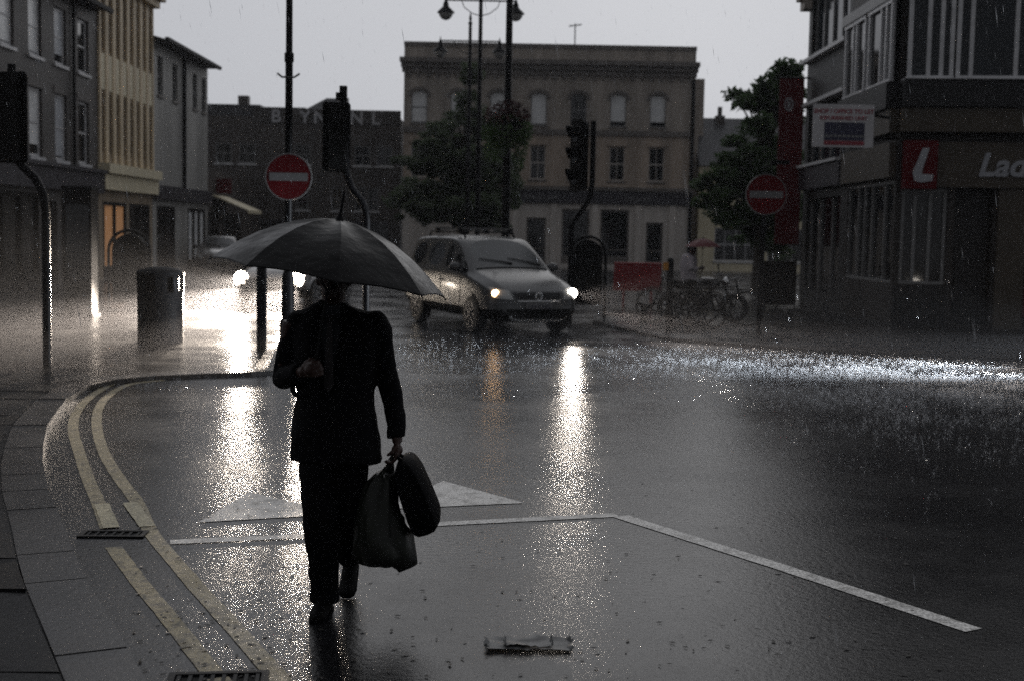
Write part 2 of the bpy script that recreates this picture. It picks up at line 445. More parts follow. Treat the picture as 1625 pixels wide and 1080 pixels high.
# kerb stones, one by one along the near kerb
def walk(poly, step):
    pts = [poly[0]]; acc = 0
    res = [poly[0].copy()]
    for a, b in zip(poly, poly[1:]):
        l = (b - a).length; t = step - acc
        while t <= l:
            res.append(a + (b - a) * (t / l)); t += step
        acc = (acc + l) % step
    return res
kp = walk(KERB, 0.62)
ki = inset(kp, 0.30)
for i in range(len(kp) - 1):
    a, b, c, d = kp[i], kp[i + 1], ki[i + 1], ki[i]
    e = (b - a).normalized() * 0.006
    z = 0.058 + rnd(-.004, .004)
    mb = MB(); mb.prism([(a + e).xy.to_3d(), (b - e).xy.to_3d(), (c - e).xy.to_3d(), (d + e).xy.to_3d()], (0, 0, z))
    mb.build('kerb_stone', M['kerb'], pavement)
# paving slabs laid in bonded rows
def kerb_x(y):
    for a, b in zip(KIN, KIN[1:]):
        if min(a.y, b.y) <= y <= max(a.y, b.y): return a.x + (b.x - a.x) * (y - a.y) / (b.y - a.y)
    return KIN[0].x
y = 4.6; row = 0
while y < 15.3:
    y2 = y + 0.6
    xr, xr2 = kerb_x(y) - .006, kerb_x(y2) - .006
    x = -0.44 * y - 0.5 + (0.45 if row % 2 else 0) - (row * .137 % .3)
    while x < min(xr, xr2) - 0.1:
        xe = x + 0.9
        last = xe > min(xr, xr2) - 0.15
        b1, b2 = (xr, xr2) if last else (xe, xe)
        z = 0.056 + rnd(-.005, .004)
        g = .005
        tilt = [rnd(-.007, .006) for _ in range(4)]
        base = [(x + g, y + g), (b1 - g, y + g), (b2 - g, y2 - g), (x + g, y2 - g)]
        mb = MB(); mb.add([(p[0], p[1], 0.03) for p in base] + [(p[0], p[1], z + t) for p, t in zip(base, tilt)],
                          [(3, 2, 1, 0), (4, 5, 6, 7), (0, 1, 5, 4), (1, 2, 6, 5), (2, 3, 7, 6), (3, 0, 4, 7)])
        mb.build('paving_slab', M['pave2' if rnd(0, 1) < .4 else 'pave'], pavement)
        if last: break
        x = xe
    y = y2; row += 1
# opposite pavement
rp = [G(940, 514), G(1060, 541), G(1200, 552), G(1300, 560), G(1625, 575), G(1760, 580)]
slab('pavement_right', rp + [Vector((30, rp[-1].y, 0)), Vector((30, 40, 0)), Vector((8.4, 40, 0)), Vector((7.2, 36, 0)), G(960, 492)], 0.06, M['pave'])
sq = MB(); sq.prism([(-2, 48, 0), (26, 46, 0), (26, 69.9, 0), (-16, 74.9, 0), (-13, 56, 0)], (0, 0, 0.03))
struct('square_paving', sq, M['pave'])

def ribbon(pts, wd, z):
    d = [pts[0]]
    for a, b in zip(pts, pts[1:]):
        n = max(1, int((b - a).length / .05)); d += [a.lerp(b, (k + 1) / n) for k in range(n)]
    pts = d
    mb = MB(); l, r = [], []
    for i, p in enumerate(pts):
        t = (pts[min(i + 1, len(pts) - 1)] - pts[max(i - 1, 0)]); t.z = 0; t.normalize()
        s = Vector((-t.y, t.x, 0)) * wd / 2
        q = Vector((p.x, p.y, z)); j = lambda k: 1 + .07 * noise.noise(p * 9 + Vector((k, 0, 0))) + rnd(-.03, .03)
        l.append(q + s * j(0)); r.append(q - s * j(7))
    for i in range(len(pts) - 1): mb.quad(l[i], r[i], r[i + 1], l[i + 1])
    return mb
def smooth_path(px, n=8):
    pts = [G(*p) for p in px]; out = []
    for i in range(len(pts) - 1):
        p0, p1, p2, p3 = pts[max(i - 1, 0)], pts[i], pts[i + 1], pts[min(i + 2, len(pts) - 1)]
        for k in range(n):
            t = k / n
            out.append(0.5 * ((2 * p1) + (p2 - p0) * t + (2 * p0 - 5 * p1 + 4 * p2 - p3) * t * t + (3 * p1 - p0 - 3 * p2 + p3) * t ** 3))
    return out + [pts[-1]]
YL1 = [(180, 868), (222, 925), (272, 985), (337, 1068)]
YL0 = [(171, 838), (157, 800), (140, 760), (125, 715), (116, 680), (124, 650), (150, 625), (188, 606), (240, 600)]
YL2 = [(433, 1066), (375, 1000), (320, 940), (275, 888), (240, 845), (217, 796), (190, 760), (166, 720), (154, 680), (156, 650), (172, 628), (205, 610), (260, 603)]
for pth in (YL0, YL1, [(520, 1170)] + YL2):
    ribbon(smooth_path(pth), 0.095, 0.004).build('yellow_line', M['yellow'], road)
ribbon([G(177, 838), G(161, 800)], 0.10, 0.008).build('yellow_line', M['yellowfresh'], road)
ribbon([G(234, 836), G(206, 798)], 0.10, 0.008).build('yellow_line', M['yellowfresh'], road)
ribbon([G(345, 1076), G(420, 1172)], 0.095, 0.004).build('yellow_line', M['yellow'], road)
ribbon([G(270, 860), G(490, 850), G(700, 831), G(978, 817)], 0.11, 0.004).build('white_line', M['white'], road)
ribbon([G(985, 819), G(1240, 900), G(1545, 1000)], 0.12, 0.004).build('white_line', M['white'], road)
for tri in ([(314, 829), (395, 781), (548, 815)], [(610, 808), (703, 763), (832, 798)]):
    mb = MB(); mb.add([Vector((*G(*p).xy, 0.004)) for p in tri], [(0, 1, 2)])
    mb.build('give_way_triangle', M['white'], road)

# ------------------------------------------------------------------ facades
wr = random.Random(17)
M['sky_sheen_blind2'] = mat('window_blind_sky_sheen_grey', (0.5, 0.52, 0.55), 0.3, var=0.2)  # greyer tint of the same painted sky reflection
class Fac:
    def __init__(s, p0, p1, flip=False):
        s.p0 = Vector((*p0, 0)); d = Vector((*p1, 0)) - s.p0
        s.len = d.length; s.u = d.normalized(); s.n = Vector((s.u.y, -s.u.x, 0)) * (-1 if flip else 1)
    def pt(s, u, z, o=0.0): return s.p0 + s.u * u + s.n * o + Vector((0, 0, z))
    def bar(s, mb, u0, u1, z0, z1, o0, o1):
        mb.prism([s.pt(u0, z0, o0), s.pt(u1, z0, o0), s.pt(u1, z1, o0), s.pt(u0, z1, o0)], s.n * (o1 - o0)); return mb
    def wall(s, mb, u0, u1, z0, z1, ops, depth=0.16):
        us = sorted({u0, u1, *[o[0] for o in ops], *[o[1] for o in ops]}); zs = sorted({z0, z1, *[o[2] for o in ops], *[o[3] for o in ops]})
        us = [u for u in us if u0 <= u <= u1]; zs = [z for z in zs if z0 <= z <= z1]
        for a, b in zip(us, us[1:]):
            for c, d in zip(zs, zs[1:]):
                um, zm = (a + b) / 2, (c + d) / 2
                if any(o[0] < um < o[1] and o[2] < zm < o[3] for o in ops): continue
                mb.quad(s.pt(a, c), s.pt(b, c), s.pt(b, d), s.pt(a, d))
        for (a, b, c, d) in [o[:4] for o in ops]:
            for q in (((a, c), (b, c)), ((b, c), (b, d)), ((b, d), (a, d)), ((a, d), (a, c))):
                mb.quad(s.pt(*q[0]), s.pt(*q[1]), s.pt(*q[1], -depth), s.pt(*q[0], -depth))
            mb.quad(s.pt(a, c, -depth), s.pt(b, c, -depth), s.pt(b, d, -depth), s.pt(a, d, -depth))
    def window(s, parent, u0, u1, z0, z1, cols=2, rws=2, fr='frame', pane='glass', sill='frame', depth=0.16, t=0.06, arch=0.0, wallm=None, sillo=0.07, thin=0.03):
        mb = MB(); o0, o1 = -depth + .02, -depth + .07
        s.bar(mb, u0, u0 + t, z0, z1, o0, o1); s.bar(mb, u1 - t, u1, z0, z1, o0, o1)
        s.bar(mb, u0 + t, u1 - t, z0, z0 + t, o0, o1); s.bar(mb, u0 + t, u1 - t, z1 - t, z1, o0, o1)
        for i in range(1, cols):
            u = u0 + (u1 - u0) * i / cols; s.bar(mb, u - thin / 2, u + thin / 2, z0 + t, z1 - t, o0, o1 - .012)
        for i in range(1, rws):
            z = z0 + (z1 - z0) * i / rws; s.bar(mb, u0 + t, u1 - t, z - .03, z + .03, o0, o1 - .005)
        f = mb.build('window', M[fr], parent)
        pm = MB(); s.bar(pm, u0 + t * .5, u1 - t * .5, z0 + t * .5, z1 - t * .5, -depth + .025, -depth + .035)
        pm.build('pane', M['glass' if pane == 'sky_sheen_blind' else pane], f)
        if pane == 'sky_sheen_blind':
            fr_ = wr.choice((.97, .97, .97, .97, .85)); bm_ = MB(); s.bar(bm_, u0 + t * .8, u1 - t * .8, z1 - t - (z1 - z0 - 2 * t) * fr_, z1 - t, -depth + .037, -depth + .043); bm_.build('sky_sheen_blind', M[wr.choice(('sky_sheen_blind', 'sky_sheen_blind', 'sky_sheen_blind2'))], f)
        if sill:
            sm = MB(); s.bar(sm, u0 - .08, u1 + .08, z0 - .1, z0 - .004, -depth + .03, sillo); sm.build('sill', M[sill], f)
        if arch:
            am = MB(); N = 6; uc, rx = (u0 + u1) / 2, (u1 - u0) / 2
            for sg in (-1, 1):
                pts = [s.pt(uc + sg * rx, z1, -.004), ] + [s.pt(uc + sg * rx * math.cos(k / N * math.pi / 2), z1 - arch + arch * math.sin(k / N * math.pi / 2), -.004) for k in range(N + 1)]
                if sg > 0: pts.reverse()
                am.prism(pts, -s.n * (depth - .02))
            am.build('arch_infill', M[wallm], f)
        return f
def box_rest(fac, mb, u0, u1, z1, deep, z0=0.0):      # the sides, back and top of a building behind its facade
    a, b, c, d = [fac.pt(u, 0, o) for u, o in ((u0, 0), (u1, 0), (u1, -deep), (u0, -deep))]
    up = lambda p, z: Vector((p.x, p.y, z))
    for p, q in ((b, c), (c, d), (d, a)): mb.quad(up(p, z0), up(q, z0), up(q, z1), up(p, z1))
    mb.quad(up(a, z1), up(b, z1), up(c, z1), up(d, z1))
def pitched(fac, name, parent, u0, u1, ze, zr, deep, m, over=0.3):
    mb = MB()
    a = [fac.pt(u0 - .05, ze, over), fac.pt(u0 - .05, ze, -deep), fac.pt(u0 - .05, zr, -deep * .45)]
    mb.prism(a, fac.u * (u1 - u0 + .1)); return mb.build(name, M[m], parent)
def gutter(fac, parent, u0, u1, z, o=.2, m='blackmatt'):
    mb = MB(); fac.bar(mb, u0, u1, z - .14, z, o, o + .14); return mb.build('gutter', M[m], parent)
def pipe(fac, parent, u, z0, z1, m='blackmatt', r=.05, o=.07):
    mb = MB(); mb.tube([fac.pt(u, z0, o), fac.pt(u, z1, o)], r, 8); return mb.build('drainpipe', M[m], parent)
def shopfront(fac, parent, u0, u1, z1, name='shop_window', pane='glass', n=3, fr='blackmatt', z0=.5):
    mb = MB(); fac.bar(mb, u0, u1, .06, z0, -.1, .04)
    for i in range(n + 1):
        u = u0 + (u1 - u0) * i / n; fac.bar(mb, max(u0, u - .05), min(u1, u + .05), z0, z1, -.1, .03)
    fac.bar(mb, u0, u1, z1 - .12, z1, -.1, .02)
    f = mb.build(name, M[fr], parent)
    pm = MB(); fac.bar(pm, u0 + .05, u1 - .05, z0, z1 - .12, -.08, -.06); pm.build('pane', M[pane], f)
    return f

# --- dark brick house, near left.  facade u runs away from the camera along x = -13.95
XL = -13.95
fac = Fac((XL, 24), (XL, 43.5))
b = thing('brick_house', 'dark brick house with white sash windows in two rows, nearest on its side', 'building', (XL, 43.5, 0))
wins = []
for yc in (26.2, 28.6, 31.0, 33.4, 35.8, 37.9, 40.0, 42.1):
    for z0, z1 in ((3.85, 5.85), (6.75, 8.45)):
        wins.append((yc - 24 - .52, yc - 24 + .52, z0, z1))
mb = MB(); fac.wall(mb, 0, 19.5, 3.3, 8.95, wins); fac.wall(mb, 0, 19.5, 0, 3.3, [(.4, 4.6, .5, 2.8), (5.2, 9.4, .5, 2.8), (10, 14, .5, 2.8), (14.6, 15.6, .1, 2.6), (16, 19.1, .5, 2.8)], .3)
box_rest(fac, mb, 0, 19.5, 8.95, 9); mb.build('wall', M['brickdark'], b)
for i, q in enumerate(wins):
    fac.window(b, *q, cols=1, rws=2, pane='sky_sheen_blind' if i not in (14, 15) else 'glass', t=.09)
    mb = MB(); fac.bar(mb, q[0] - .12, q[1] + .12, q[3] + .004, q[3] + .22, 0, .02); mb.build('lintel', M['brickbrown'], b)
pitched(fac, 'roof', b, 0, 19.5, 8.96, 12.4, 9, 'slate', .45)
gutter(fac, b, 0, 19.5, 9.02, .42)
pipe(fac, b, 17.0, 0, 8.8)
mb = MB(); fac.bar(mb, 0, 19.5, 2.95, 3.6, .0, .22); fac.bar(mb, 0, 19.5, 3.604, 3.72, 0, .34); mb.build('fascia', M['fascia'], b)
for u0, u1 in ((.4, 4.6), (5.2, 9.4), (10, 14), (16, 19.1)): shopfront(fac, b, u0, u1, 2.8)
mb = MB(); fac.bar(mb, 14.65, 15.55, .1, 2.55, -.25, -.2); mb.build('door', M['blackmatt'], b)
# --- beige stone building with close vertical piers
fac = Fac((XL, 43.52), (XL, 50.0))
b = thing('beige_building', 'tall beige stone building with close vertical piers and a moulded cornice', 'building', (XL, 46.8, 0))
W = fac.len; n = 8; bw = W / n
mb = MB(); fac.wall(mb, 0, W, 0, 10.9, [(i * bw + .2, (i + 1) * bw - .2, 7.75, 9.85) for i in range(n)] + [(i * bw + .2, (i + 1) * bw - .2, 4.35, 6.35) for i in range(n)] + [(.5, 3.0, .4, 2.7), (3.5, 6.0, .4, 2.7)], .22)
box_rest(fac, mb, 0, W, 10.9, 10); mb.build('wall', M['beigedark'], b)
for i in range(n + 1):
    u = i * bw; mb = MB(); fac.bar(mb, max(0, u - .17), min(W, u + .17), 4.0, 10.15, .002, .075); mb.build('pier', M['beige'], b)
for i in range(n):
    u0, u1 = i * bw + .2, (i + 1) * bw - .2
    mb = MB(); fac.bar(mb, u0, u1, 6.45, 7.65, .002, .05); mb.build('panel', M['beigelight'], b)
    fac.window(b, u0, u1, 7.75, 9.85, cols=1, rws=2, fr='beigedark', sill=None, depth=.22)
    fac.window(b, u0, u1, 4.35, 6.35, cols=1, rws=2, fr='beigedark', pane='glass', sill=None, depth=.22)
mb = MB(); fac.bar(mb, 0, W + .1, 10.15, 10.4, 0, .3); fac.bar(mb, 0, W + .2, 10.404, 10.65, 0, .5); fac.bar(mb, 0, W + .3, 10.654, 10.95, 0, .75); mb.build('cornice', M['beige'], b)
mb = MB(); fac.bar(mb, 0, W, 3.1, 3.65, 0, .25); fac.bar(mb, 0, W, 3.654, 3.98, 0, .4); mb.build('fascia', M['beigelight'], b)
shopfront(fac, b, .5, 3.0, 2.7, pane='warm', n=2); shopfront(fac, b, 3.5, 6.0, 2.7, n=2)
# --- grey rendered building
fac = Fac((XL, 50.02), (XL, 59.0))
b = thing('rendered_building', 'pale grey rendered building with an overhanging eave, next after the beige piers', 'building', (XL, 54.5, 0))
wins = [(a - 50.02, a - 50.02 + .75, 7.0, 8.5) for a in (50.8, 53.0, 56.3, 57.9)]
mb = MB(); fac.wall(mb, 0, 8.98, 0, 9.0, wins + [(.6, 3.2, .4, 2.7), (5.4, 8.4, .4, 2.7)], .18)
box_rest(fac, mb, 0, 8.98, 9.0, 10); mb.build('wall', M['render'], b)
for q in wins: fac.window(b, *q, cols=1, rws=2, fr='framegrey', sill='stonedark')
pitched(fac, 'roof', b, 0, 8.98, 9.01, 10.4, 10, 'slate', .55)
gutter(fac, b, 0, 8.98, 9.1, .5); pipe(fac, b, 4.6, 3.2, 8.9, r=.08)
mb = MB(); fac.bar(mb, 0, 8.98, 2.95, 3.5, 0, .22); mb.build('fascia', M['fascia'], b)
shopfront(fac, b, .6, 3.2, 2.7, n=2); shopfront(fac, b, 5.4, 8.4, 2.7, n=3, pane='sky_sheen_blind')
for i, (px, py) in enumerate(((275, 398), (283, 332), (291, 331))):
    p = atx = at(px, py, 56.5)
    mb = MB(); mb.ball(p, .07, 8, 6); o = mb.build('bulb', M['bulb'], b)
# --- low corner shop with the awning
fac = Fac((-14.5, 59.6), (-14.5, 74))
b = thing('corner_shop', 'low dark shop under a raised awning beyond the pale rendered building', 'building', (-14.5, 66, 0))
mb = MB(); fac.wall(mb, 0, 14.4, 0, 4.6, [(.5, 4, .4, 2.6), (5, 9, .4, 2.6)], .2); box_rest(fac, mb, 0, 14.4, 4.6, 6); mb.build('wall', M['brickbrown'], b)
shopfront(fac, b, .5, 4, 2.6); shopfront(fac, b, 5, 9, 2.6)
mb = MB(); a0, a1 = fac.pt(2.6, 3.45, .03), fac.pt(2.6, 2.75, 1.75)
mb.prism([a0, a1, a1 + Vector((0, 0, -.16)), a1 + Vector((-.04, 0, -.16)), a1 + Vector((-.04, 0, -.04)), a0 + Vector((0, 0, -.05))], fac.u * 3.2); mb.build('awning', M['beigelight'], b)
mb = MB(); mb.bbox(fac.pt(3.4, 3.55, .02), fac.pt(3.5, 4.25, .75)); mb.build('hanging_sign', M['red'], b)

# --- long brick building with raised letters on its parapet
fac = Fac((-19.5, 75), (-6.62, 75))
b = thing('lettered_building', 'long low brown brick building with pale capital letters along its parapet', 'building', (-12, 75, 0))
wins = []
for px in (355, 392, 480, 575, 610):
    u = at(px, 250, 75).x + 19.5; wins.append((u - .48, u + .48, 5.6, 6.75))
for px in (392, 480, 535, 572, 592):
    u = at(px, 318, 75).x + 19.5; wins.append((u - .33, u + .33, 3.0, 4.35))
mb = MB(); fac.wall(mb, 0, 12.88, 0, 8.3, wins + [(2, 12.2, .4, 2.4)]); box_rest(fac, mb, 0, 12.88, 8.3, 10); mb.build('wall', M['brickbrown'], b)
for q in wins: fac.window(b, *q, cols=2, rws=2, t=.07, depth=.1, fr='framegrey')
shopfront(fac, b, 2, 12.2, 2.4, n=6, fr='fascia')
mb = MB(); fac.bar(mb, 4.4, 12.88, 8.0, 8.75, .004, .1); mb.build('parapet', M['brickdark'], b)
mb = MB(); fac.bar(mb, 0, 4.6, 8.3, 9.05, -4, -1); fac.bar(mb, 4.6, 7.2, 8.3, 8.95, -4, -1.2); mb.prism([fac.pt(7.0, 8.7, -1), fac.pt(9.6, 8.7, -1), fac.pt(9.1, 9.6, -2), fac.pt(8.3, 9.6, -2)], (0, 3, 0)); mb.build('roof', M['slate'], b)
for chx in (3.0, 8.9):
    mb = MB(); fac.bar(mb, chx, chx + .6, 8.9, 9.7, -3, -2.4); mb.build('chimney', M['brickbrown'], b)
def text(name, s, parent, origin, u, size, m, ext=.03, shear=0.0, align='CENTER', spacing=1.0, bold=0.0):
    """raised lettering standing on a wall; u is the writing direction"""
    cu = bpy.data.curves.new(name, 'FONT'); cu.body = s; cu.size = size; cu.extrude = ext; cu.align_x = align; cu.shear = shear; cu.space_character = spacing; cu.offset = bold
    o = bpy.data.objects.new(name, cu); col.objects.link(o)
    u = Vector(u).normalized(); v = Vector((0, 0, 1)); nn = u.cross(v)
    rot = Matrix((u, v, nn)).transposed().to_4x4()
    dg = bpy.context.evaluated_depsgraph_get()
    me = bpy.data.meshes.new_from_object(o.evaluated_get(dg)); bpy.data.objects.remove(o)
    org = ORG.get(parent.name, Vector((0, 0, 0))) if parent is not None else Vector((0, 0, 0))
    me.transform(Matrix.Translation(Vector(origin) - org) @ rot)
    me.materials.clear(); me.materials.append(m); me.name = name
    return link(bpy.data.objects.new(name, me), parent)
for ch, px in (('B', 438), ('Y', 484), ('N', 508), ('N', 566), ('L', 596)):
    p = at(px, 210, 74.86); text('letter', ch, b, (p.x, 74.87, 7.95 + (.03 if px < 450 else 0)), (1, 0, 0), 1.02, M['bigletters'], bold=.02)

# --- three storey town building facing down the street
fac = Fac((-6.04, 70), (9.55, 70))
b = thing('town_building', 'broad three storey stone building with arched upper windows and a deep cornice', 'building', (1.7, 70, 0))
WX = [at(px, 180, 70).x + 6.04 for px in (665, 727, 790, 855, 918, 981, 1044)]
up = [(u - .43, u + .43, 7.68, 9.4) for u in WX]
md = [(u - .42, u + .42, 4.8, 6.6) for u in WX]
def xo(px): return at(px, 370, 70).x + 6.04
gd = [(xo(835), xo(866), .05, 2.75), (xo(891), xo(935), .3, 3.25), (xo(952), xo(998), .3, 3.25), (xo(1025), xo(1052), .05, 2.6), (.6, 2.4, .05, 2.7), (3.0, 5.6, .3, 3.2)]
W = fac.len
mb = MB(); fac.wall(mb, 0, W, 7.35, 11.85, up, .2); mb2 = MB(); fac.wall(mb2, 0, W, 4.45, 7.35, md, .2)
box_rest(fac, mb, 0, W, 11.85, 9); mb.build('wall', M['stone'], b); mb2.build('first_floor_wall', M['stonewarm'], b)
mb = MB(); fac.wall(mb, 0, W, 0, 3.55, gd, .25); mb.build('shopfront_wall', M['stonepale'], b)
for i, q in enumerate(up):
    fac.window(b, *q, cols=1 if i != 4 else 2, rws=1 if i not in (0, 4) else 2, pane='glass' if i == 4 else 'sky_sheen_blind', fr='framegrey', sill='stonedark', arch=.3, wallm='stone', depth=.2, t=.05)
    mb = MB(); N = 8; uc = (q[0] + q[1]) / 2
    for k in range(N):
        a, c = math.pi * k / N, math.pi * (k + 1) / N
        P = lambda an, r, h: fac.pt(uc + r * math.cos(an), q[3] - .3 + h * math.sin(an), .004)
        mb.prism([P(a, .46, .34), P(a, .62, .52), P(c, .62, .52), P(c, .46, .34)], fac.n * .06)
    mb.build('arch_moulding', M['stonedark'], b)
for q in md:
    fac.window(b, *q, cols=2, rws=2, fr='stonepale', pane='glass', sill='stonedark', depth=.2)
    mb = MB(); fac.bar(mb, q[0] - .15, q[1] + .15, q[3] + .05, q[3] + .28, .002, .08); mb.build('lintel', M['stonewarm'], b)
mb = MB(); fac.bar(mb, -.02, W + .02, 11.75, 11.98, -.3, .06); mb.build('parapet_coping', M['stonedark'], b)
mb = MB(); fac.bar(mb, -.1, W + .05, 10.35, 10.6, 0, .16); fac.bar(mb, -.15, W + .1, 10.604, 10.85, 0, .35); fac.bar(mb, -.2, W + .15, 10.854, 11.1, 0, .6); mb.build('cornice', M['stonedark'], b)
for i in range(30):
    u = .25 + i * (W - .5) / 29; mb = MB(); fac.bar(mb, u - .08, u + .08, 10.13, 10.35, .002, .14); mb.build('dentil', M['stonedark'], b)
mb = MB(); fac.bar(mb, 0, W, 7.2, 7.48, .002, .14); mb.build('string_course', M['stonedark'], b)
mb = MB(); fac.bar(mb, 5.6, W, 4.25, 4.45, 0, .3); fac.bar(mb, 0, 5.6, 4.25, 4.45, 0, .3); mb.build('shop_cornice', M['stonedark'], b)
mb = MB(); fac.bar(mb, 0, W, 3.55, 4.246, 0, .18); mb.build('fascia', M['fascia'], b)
for px0, px1 in ((832, 882), (990, 1030)):        # worn, unreadable lettering: short strokes
    mb = MB(); x = xo(px0)
    while x < xo(px1):
        h = rnd(.16, .32); fac.bar(mb, x, x + rnd(.05, .09), 3.72, 3.72 + h, .18, .2); fac.bar(mb, x, x + .16, 3.72, 3.77, .18, .2); x += .2
    mb.build('fascia_lettering', M['framegrey'], b)['kind'] = 'stuff'
for q in gd[:4]:
    o = MB(); fac.bar(o, q[0], q[0] + .1, q[2], q[3], -.22, -.1); fac.bar(o, q[1] - .1, q[1], q[2], q[3], -.22, -.1); fac.bar(o, q[0] + .1, q[1] - .1, q[3] - .12, q[3], -.22, -.1); fac.bar(o, q[0] + .1, q[1] - .1, q[2], q[2] + .45, -.22, -.12); fac.bar(o, q[0] + .1, q[1] - .1, 1.05, 1.12, -.22, -.14)
    dr = q[2] < .1
    f = o.build('door' if dr else 'shop_window', M['stonedark'], b)
    o = MB(); fac.bar(o, q[0] + .1, q[1] - .1, q[2] + .45, q[3] - .12, -.2, -.18); o.build('pane', M['glass'], f)
for u in (.2, 2.7, 6.1, xo(878), xo(943), xo(1012), xo(1066)):
    mb = MB(); fac.bar(mb, u - .16, u + .16, 0, 3.5, .002, .12); mb.build('pilaster', M['stonepale'], b)
pipe(fac, b, W - .1, 0, 10.2, r=.1, o=.12)
mb = MB(); mb.bbox((9.56, 72.5, 0), (10.4, 79, 10.6)); mb.bbox((9.56, 71.2, 0), (9.95, 72.49, 9.9)); mb.build('side_wing', M['stone'], b)
a = at(912, 80, 72); mb = MB(); mb.tube([(a.x, 72, 11.85), (a.x, 72, 13.4)], .035, 6); mb.tube([(a.x - .35, 72, 13.25), (a.x + .35, 72, 13.35)], .03, 6)
for k in range(5): mb.tube([(a.x - .3 + k * .15, 71.7, 13.26 + k * .02), (a.x - .3 + k * .15, 72.3, 13.26 + k * .02)], .018, 5)
mb.build('antenna', M['steel'], b)

# --- low cream building
fac = Fac((9.98, 70.4), (17.5, 70.4))
b = thing('cream_building', 'low cream building with a slate roof and one tall chimney pot', 'building', (13.5, 70.4, 0))
ops = [(.9, 3.2, .6, 2.4), (.9, 3.2, 2.75, 3.5), (3.8, 6.5, .6, 2.4), (3.8, 6.5, 3.0, 4.4), (.9, 2.6, 4.1, 5.1)]
mb = MB(); fac.wall(mb, 0, 7.5, 0, 5.7, ops); box_rest(fac, mb, 0, 7.5, 5.7, 8); mb.build('wall', M['beigelight'], b)
for q in ops: fac.window(b, *q, cols=4, rws=2, depth=.12)
rf = pitched(fac, 'roof', b, 0, 7.5, 5.72, 8.6, 8, 'slate', .25)
mb = MB(); fac.bar(mb, 1.25, 1.75, 7.4, 8.7, -3.6, -3.0); mb.tube([fac.pt(1.5, 8.7, -3.3), fac.pt(1.5, 9.2, -3.3)], .13, 8); mb.build('chimney', M['brickbrown'], rf)

# --- dark corner building with the betting shop, right
XR = 8.2
facS = Fac((XR, 28.0), (XR, 32.2), flip=True)       # side, running away
facF = Fac((XR, 28.0), (16.5, 27.0))                # front
b = thing('corner_building', 'dark corner building with white mullioned bay windows above a red letter sign', 'building', (XR, 28, 0))
mb = MB()
facS.wall(mb, 0, 4.2, 0, 11, [(.15, 4.0, .97, 3.2), (.2, 1.9, 5.35, 7.05), (2.2, 3.9, 5.35, 7.05), (.3, 1.8, 8.2, 10)], .14)
facF.wall(mb, 0, 8.36, 0, 11, [(.12, 1.1, .97, 3.02), (1.25, 2.05, .1, 3.02), (2.75, 6.5, .1, 3.02), (.25, 3.4, 8.2, 10.2)], .35)
mb.quad((XR, 32.2, 0), (16.5, 32.2, 0), (16.5, 32.2, 11), (XR, 32.2, 11)); mb.quad((XR, 28, 11), (16.5, 27, 11), (16.5, 32.2, 11), (XR, 32.2, 11)); mb.quad((16.5, 27, 0), (16.5, 32.2, 0), (16.5, 32.2, 11), (16.5, 27, 11))
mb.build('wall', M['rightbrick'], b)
def glazed(fac, u0, u1, z0, z1, us, o=-.12, t=.07, m='frame', pane='glass'):
    mb = MB(); fac.bar(mb, u0, u1, z0, z0 + .06, o, o + .1); fac.bar(mb, u0, u1, z1 - .08, z1, o, o + .1)
    for u in us: fac.bar(mb, u - t / 2, u + t / 2, z0 + .06, z1 - .08, o, o + .09)
    f = mb.build('window', M[m], b); pm = MB(); fac.bar(pm, u0, u1, z0 + .03, z1 - .04, o + .015, o + .025); pm.build('pane', M[pane], f); return f
glazed(facS, .15, 4.0, .97, 3.2, (.2, .9, 1.9, 2.55, 3.1, 3.96), m='framegrey')
glazed(facF, .12, 1.1, .97, 3.02, (.17, .42, .74, 1.05), o=-.13, m='framegrey')
# first floor: projecting bays
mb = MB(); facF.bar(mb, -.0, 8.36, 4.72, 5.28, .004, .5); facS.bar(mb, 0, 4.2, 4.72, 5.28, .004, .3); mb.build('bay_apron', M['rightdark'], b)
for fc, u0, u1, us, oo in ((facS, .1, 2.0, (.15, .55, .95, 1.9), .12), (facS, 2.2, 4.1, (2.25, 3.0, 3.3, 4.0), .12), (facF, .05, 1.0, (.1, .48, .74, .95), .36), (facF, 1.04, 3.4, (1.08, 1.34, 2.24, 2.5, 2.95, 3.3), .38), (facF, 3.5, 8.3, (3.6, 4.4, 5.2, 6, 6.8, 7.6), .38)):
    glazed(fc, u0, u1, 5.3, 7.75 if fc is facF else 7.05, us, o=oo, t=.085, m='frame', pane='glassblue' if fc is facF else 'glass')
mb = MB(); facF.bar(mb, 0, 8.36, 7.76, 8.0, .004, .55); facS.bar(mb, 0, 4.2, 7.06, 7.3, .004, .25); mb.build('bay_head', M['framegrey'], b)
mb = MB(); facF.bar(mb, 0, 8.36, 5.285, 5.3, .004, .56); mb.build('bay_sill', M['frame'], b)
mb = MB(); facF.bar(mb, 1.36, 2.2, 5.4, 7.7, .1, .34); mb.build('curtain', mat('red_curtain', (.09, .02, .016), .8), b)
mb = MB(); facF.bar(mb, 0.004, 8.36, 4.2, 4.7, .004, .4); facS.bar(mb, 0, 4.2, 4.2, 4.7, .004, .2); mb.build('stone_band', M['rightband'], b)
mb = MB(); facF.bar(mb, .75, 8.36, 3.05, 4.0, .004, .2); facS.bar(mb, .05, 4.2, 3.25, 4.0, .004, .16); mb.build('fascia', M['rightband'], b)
mb = MB(); facF.bar(mb, 2.12, 2.7, .06, 3.04, .004, .12); mb.build('pier', M['rightband'], b)
mb = MB(); facF.bar(mb, 0.004, 1.15, .06, .93, .004, .1); mb.build('stall_riser', M['rightdark'], b)
mb = MB(); facF.bar(mb, 1.3, 2.0, .1, 3.0, -.33, -.28); o = mb.build('door', M['rightdark'], b)
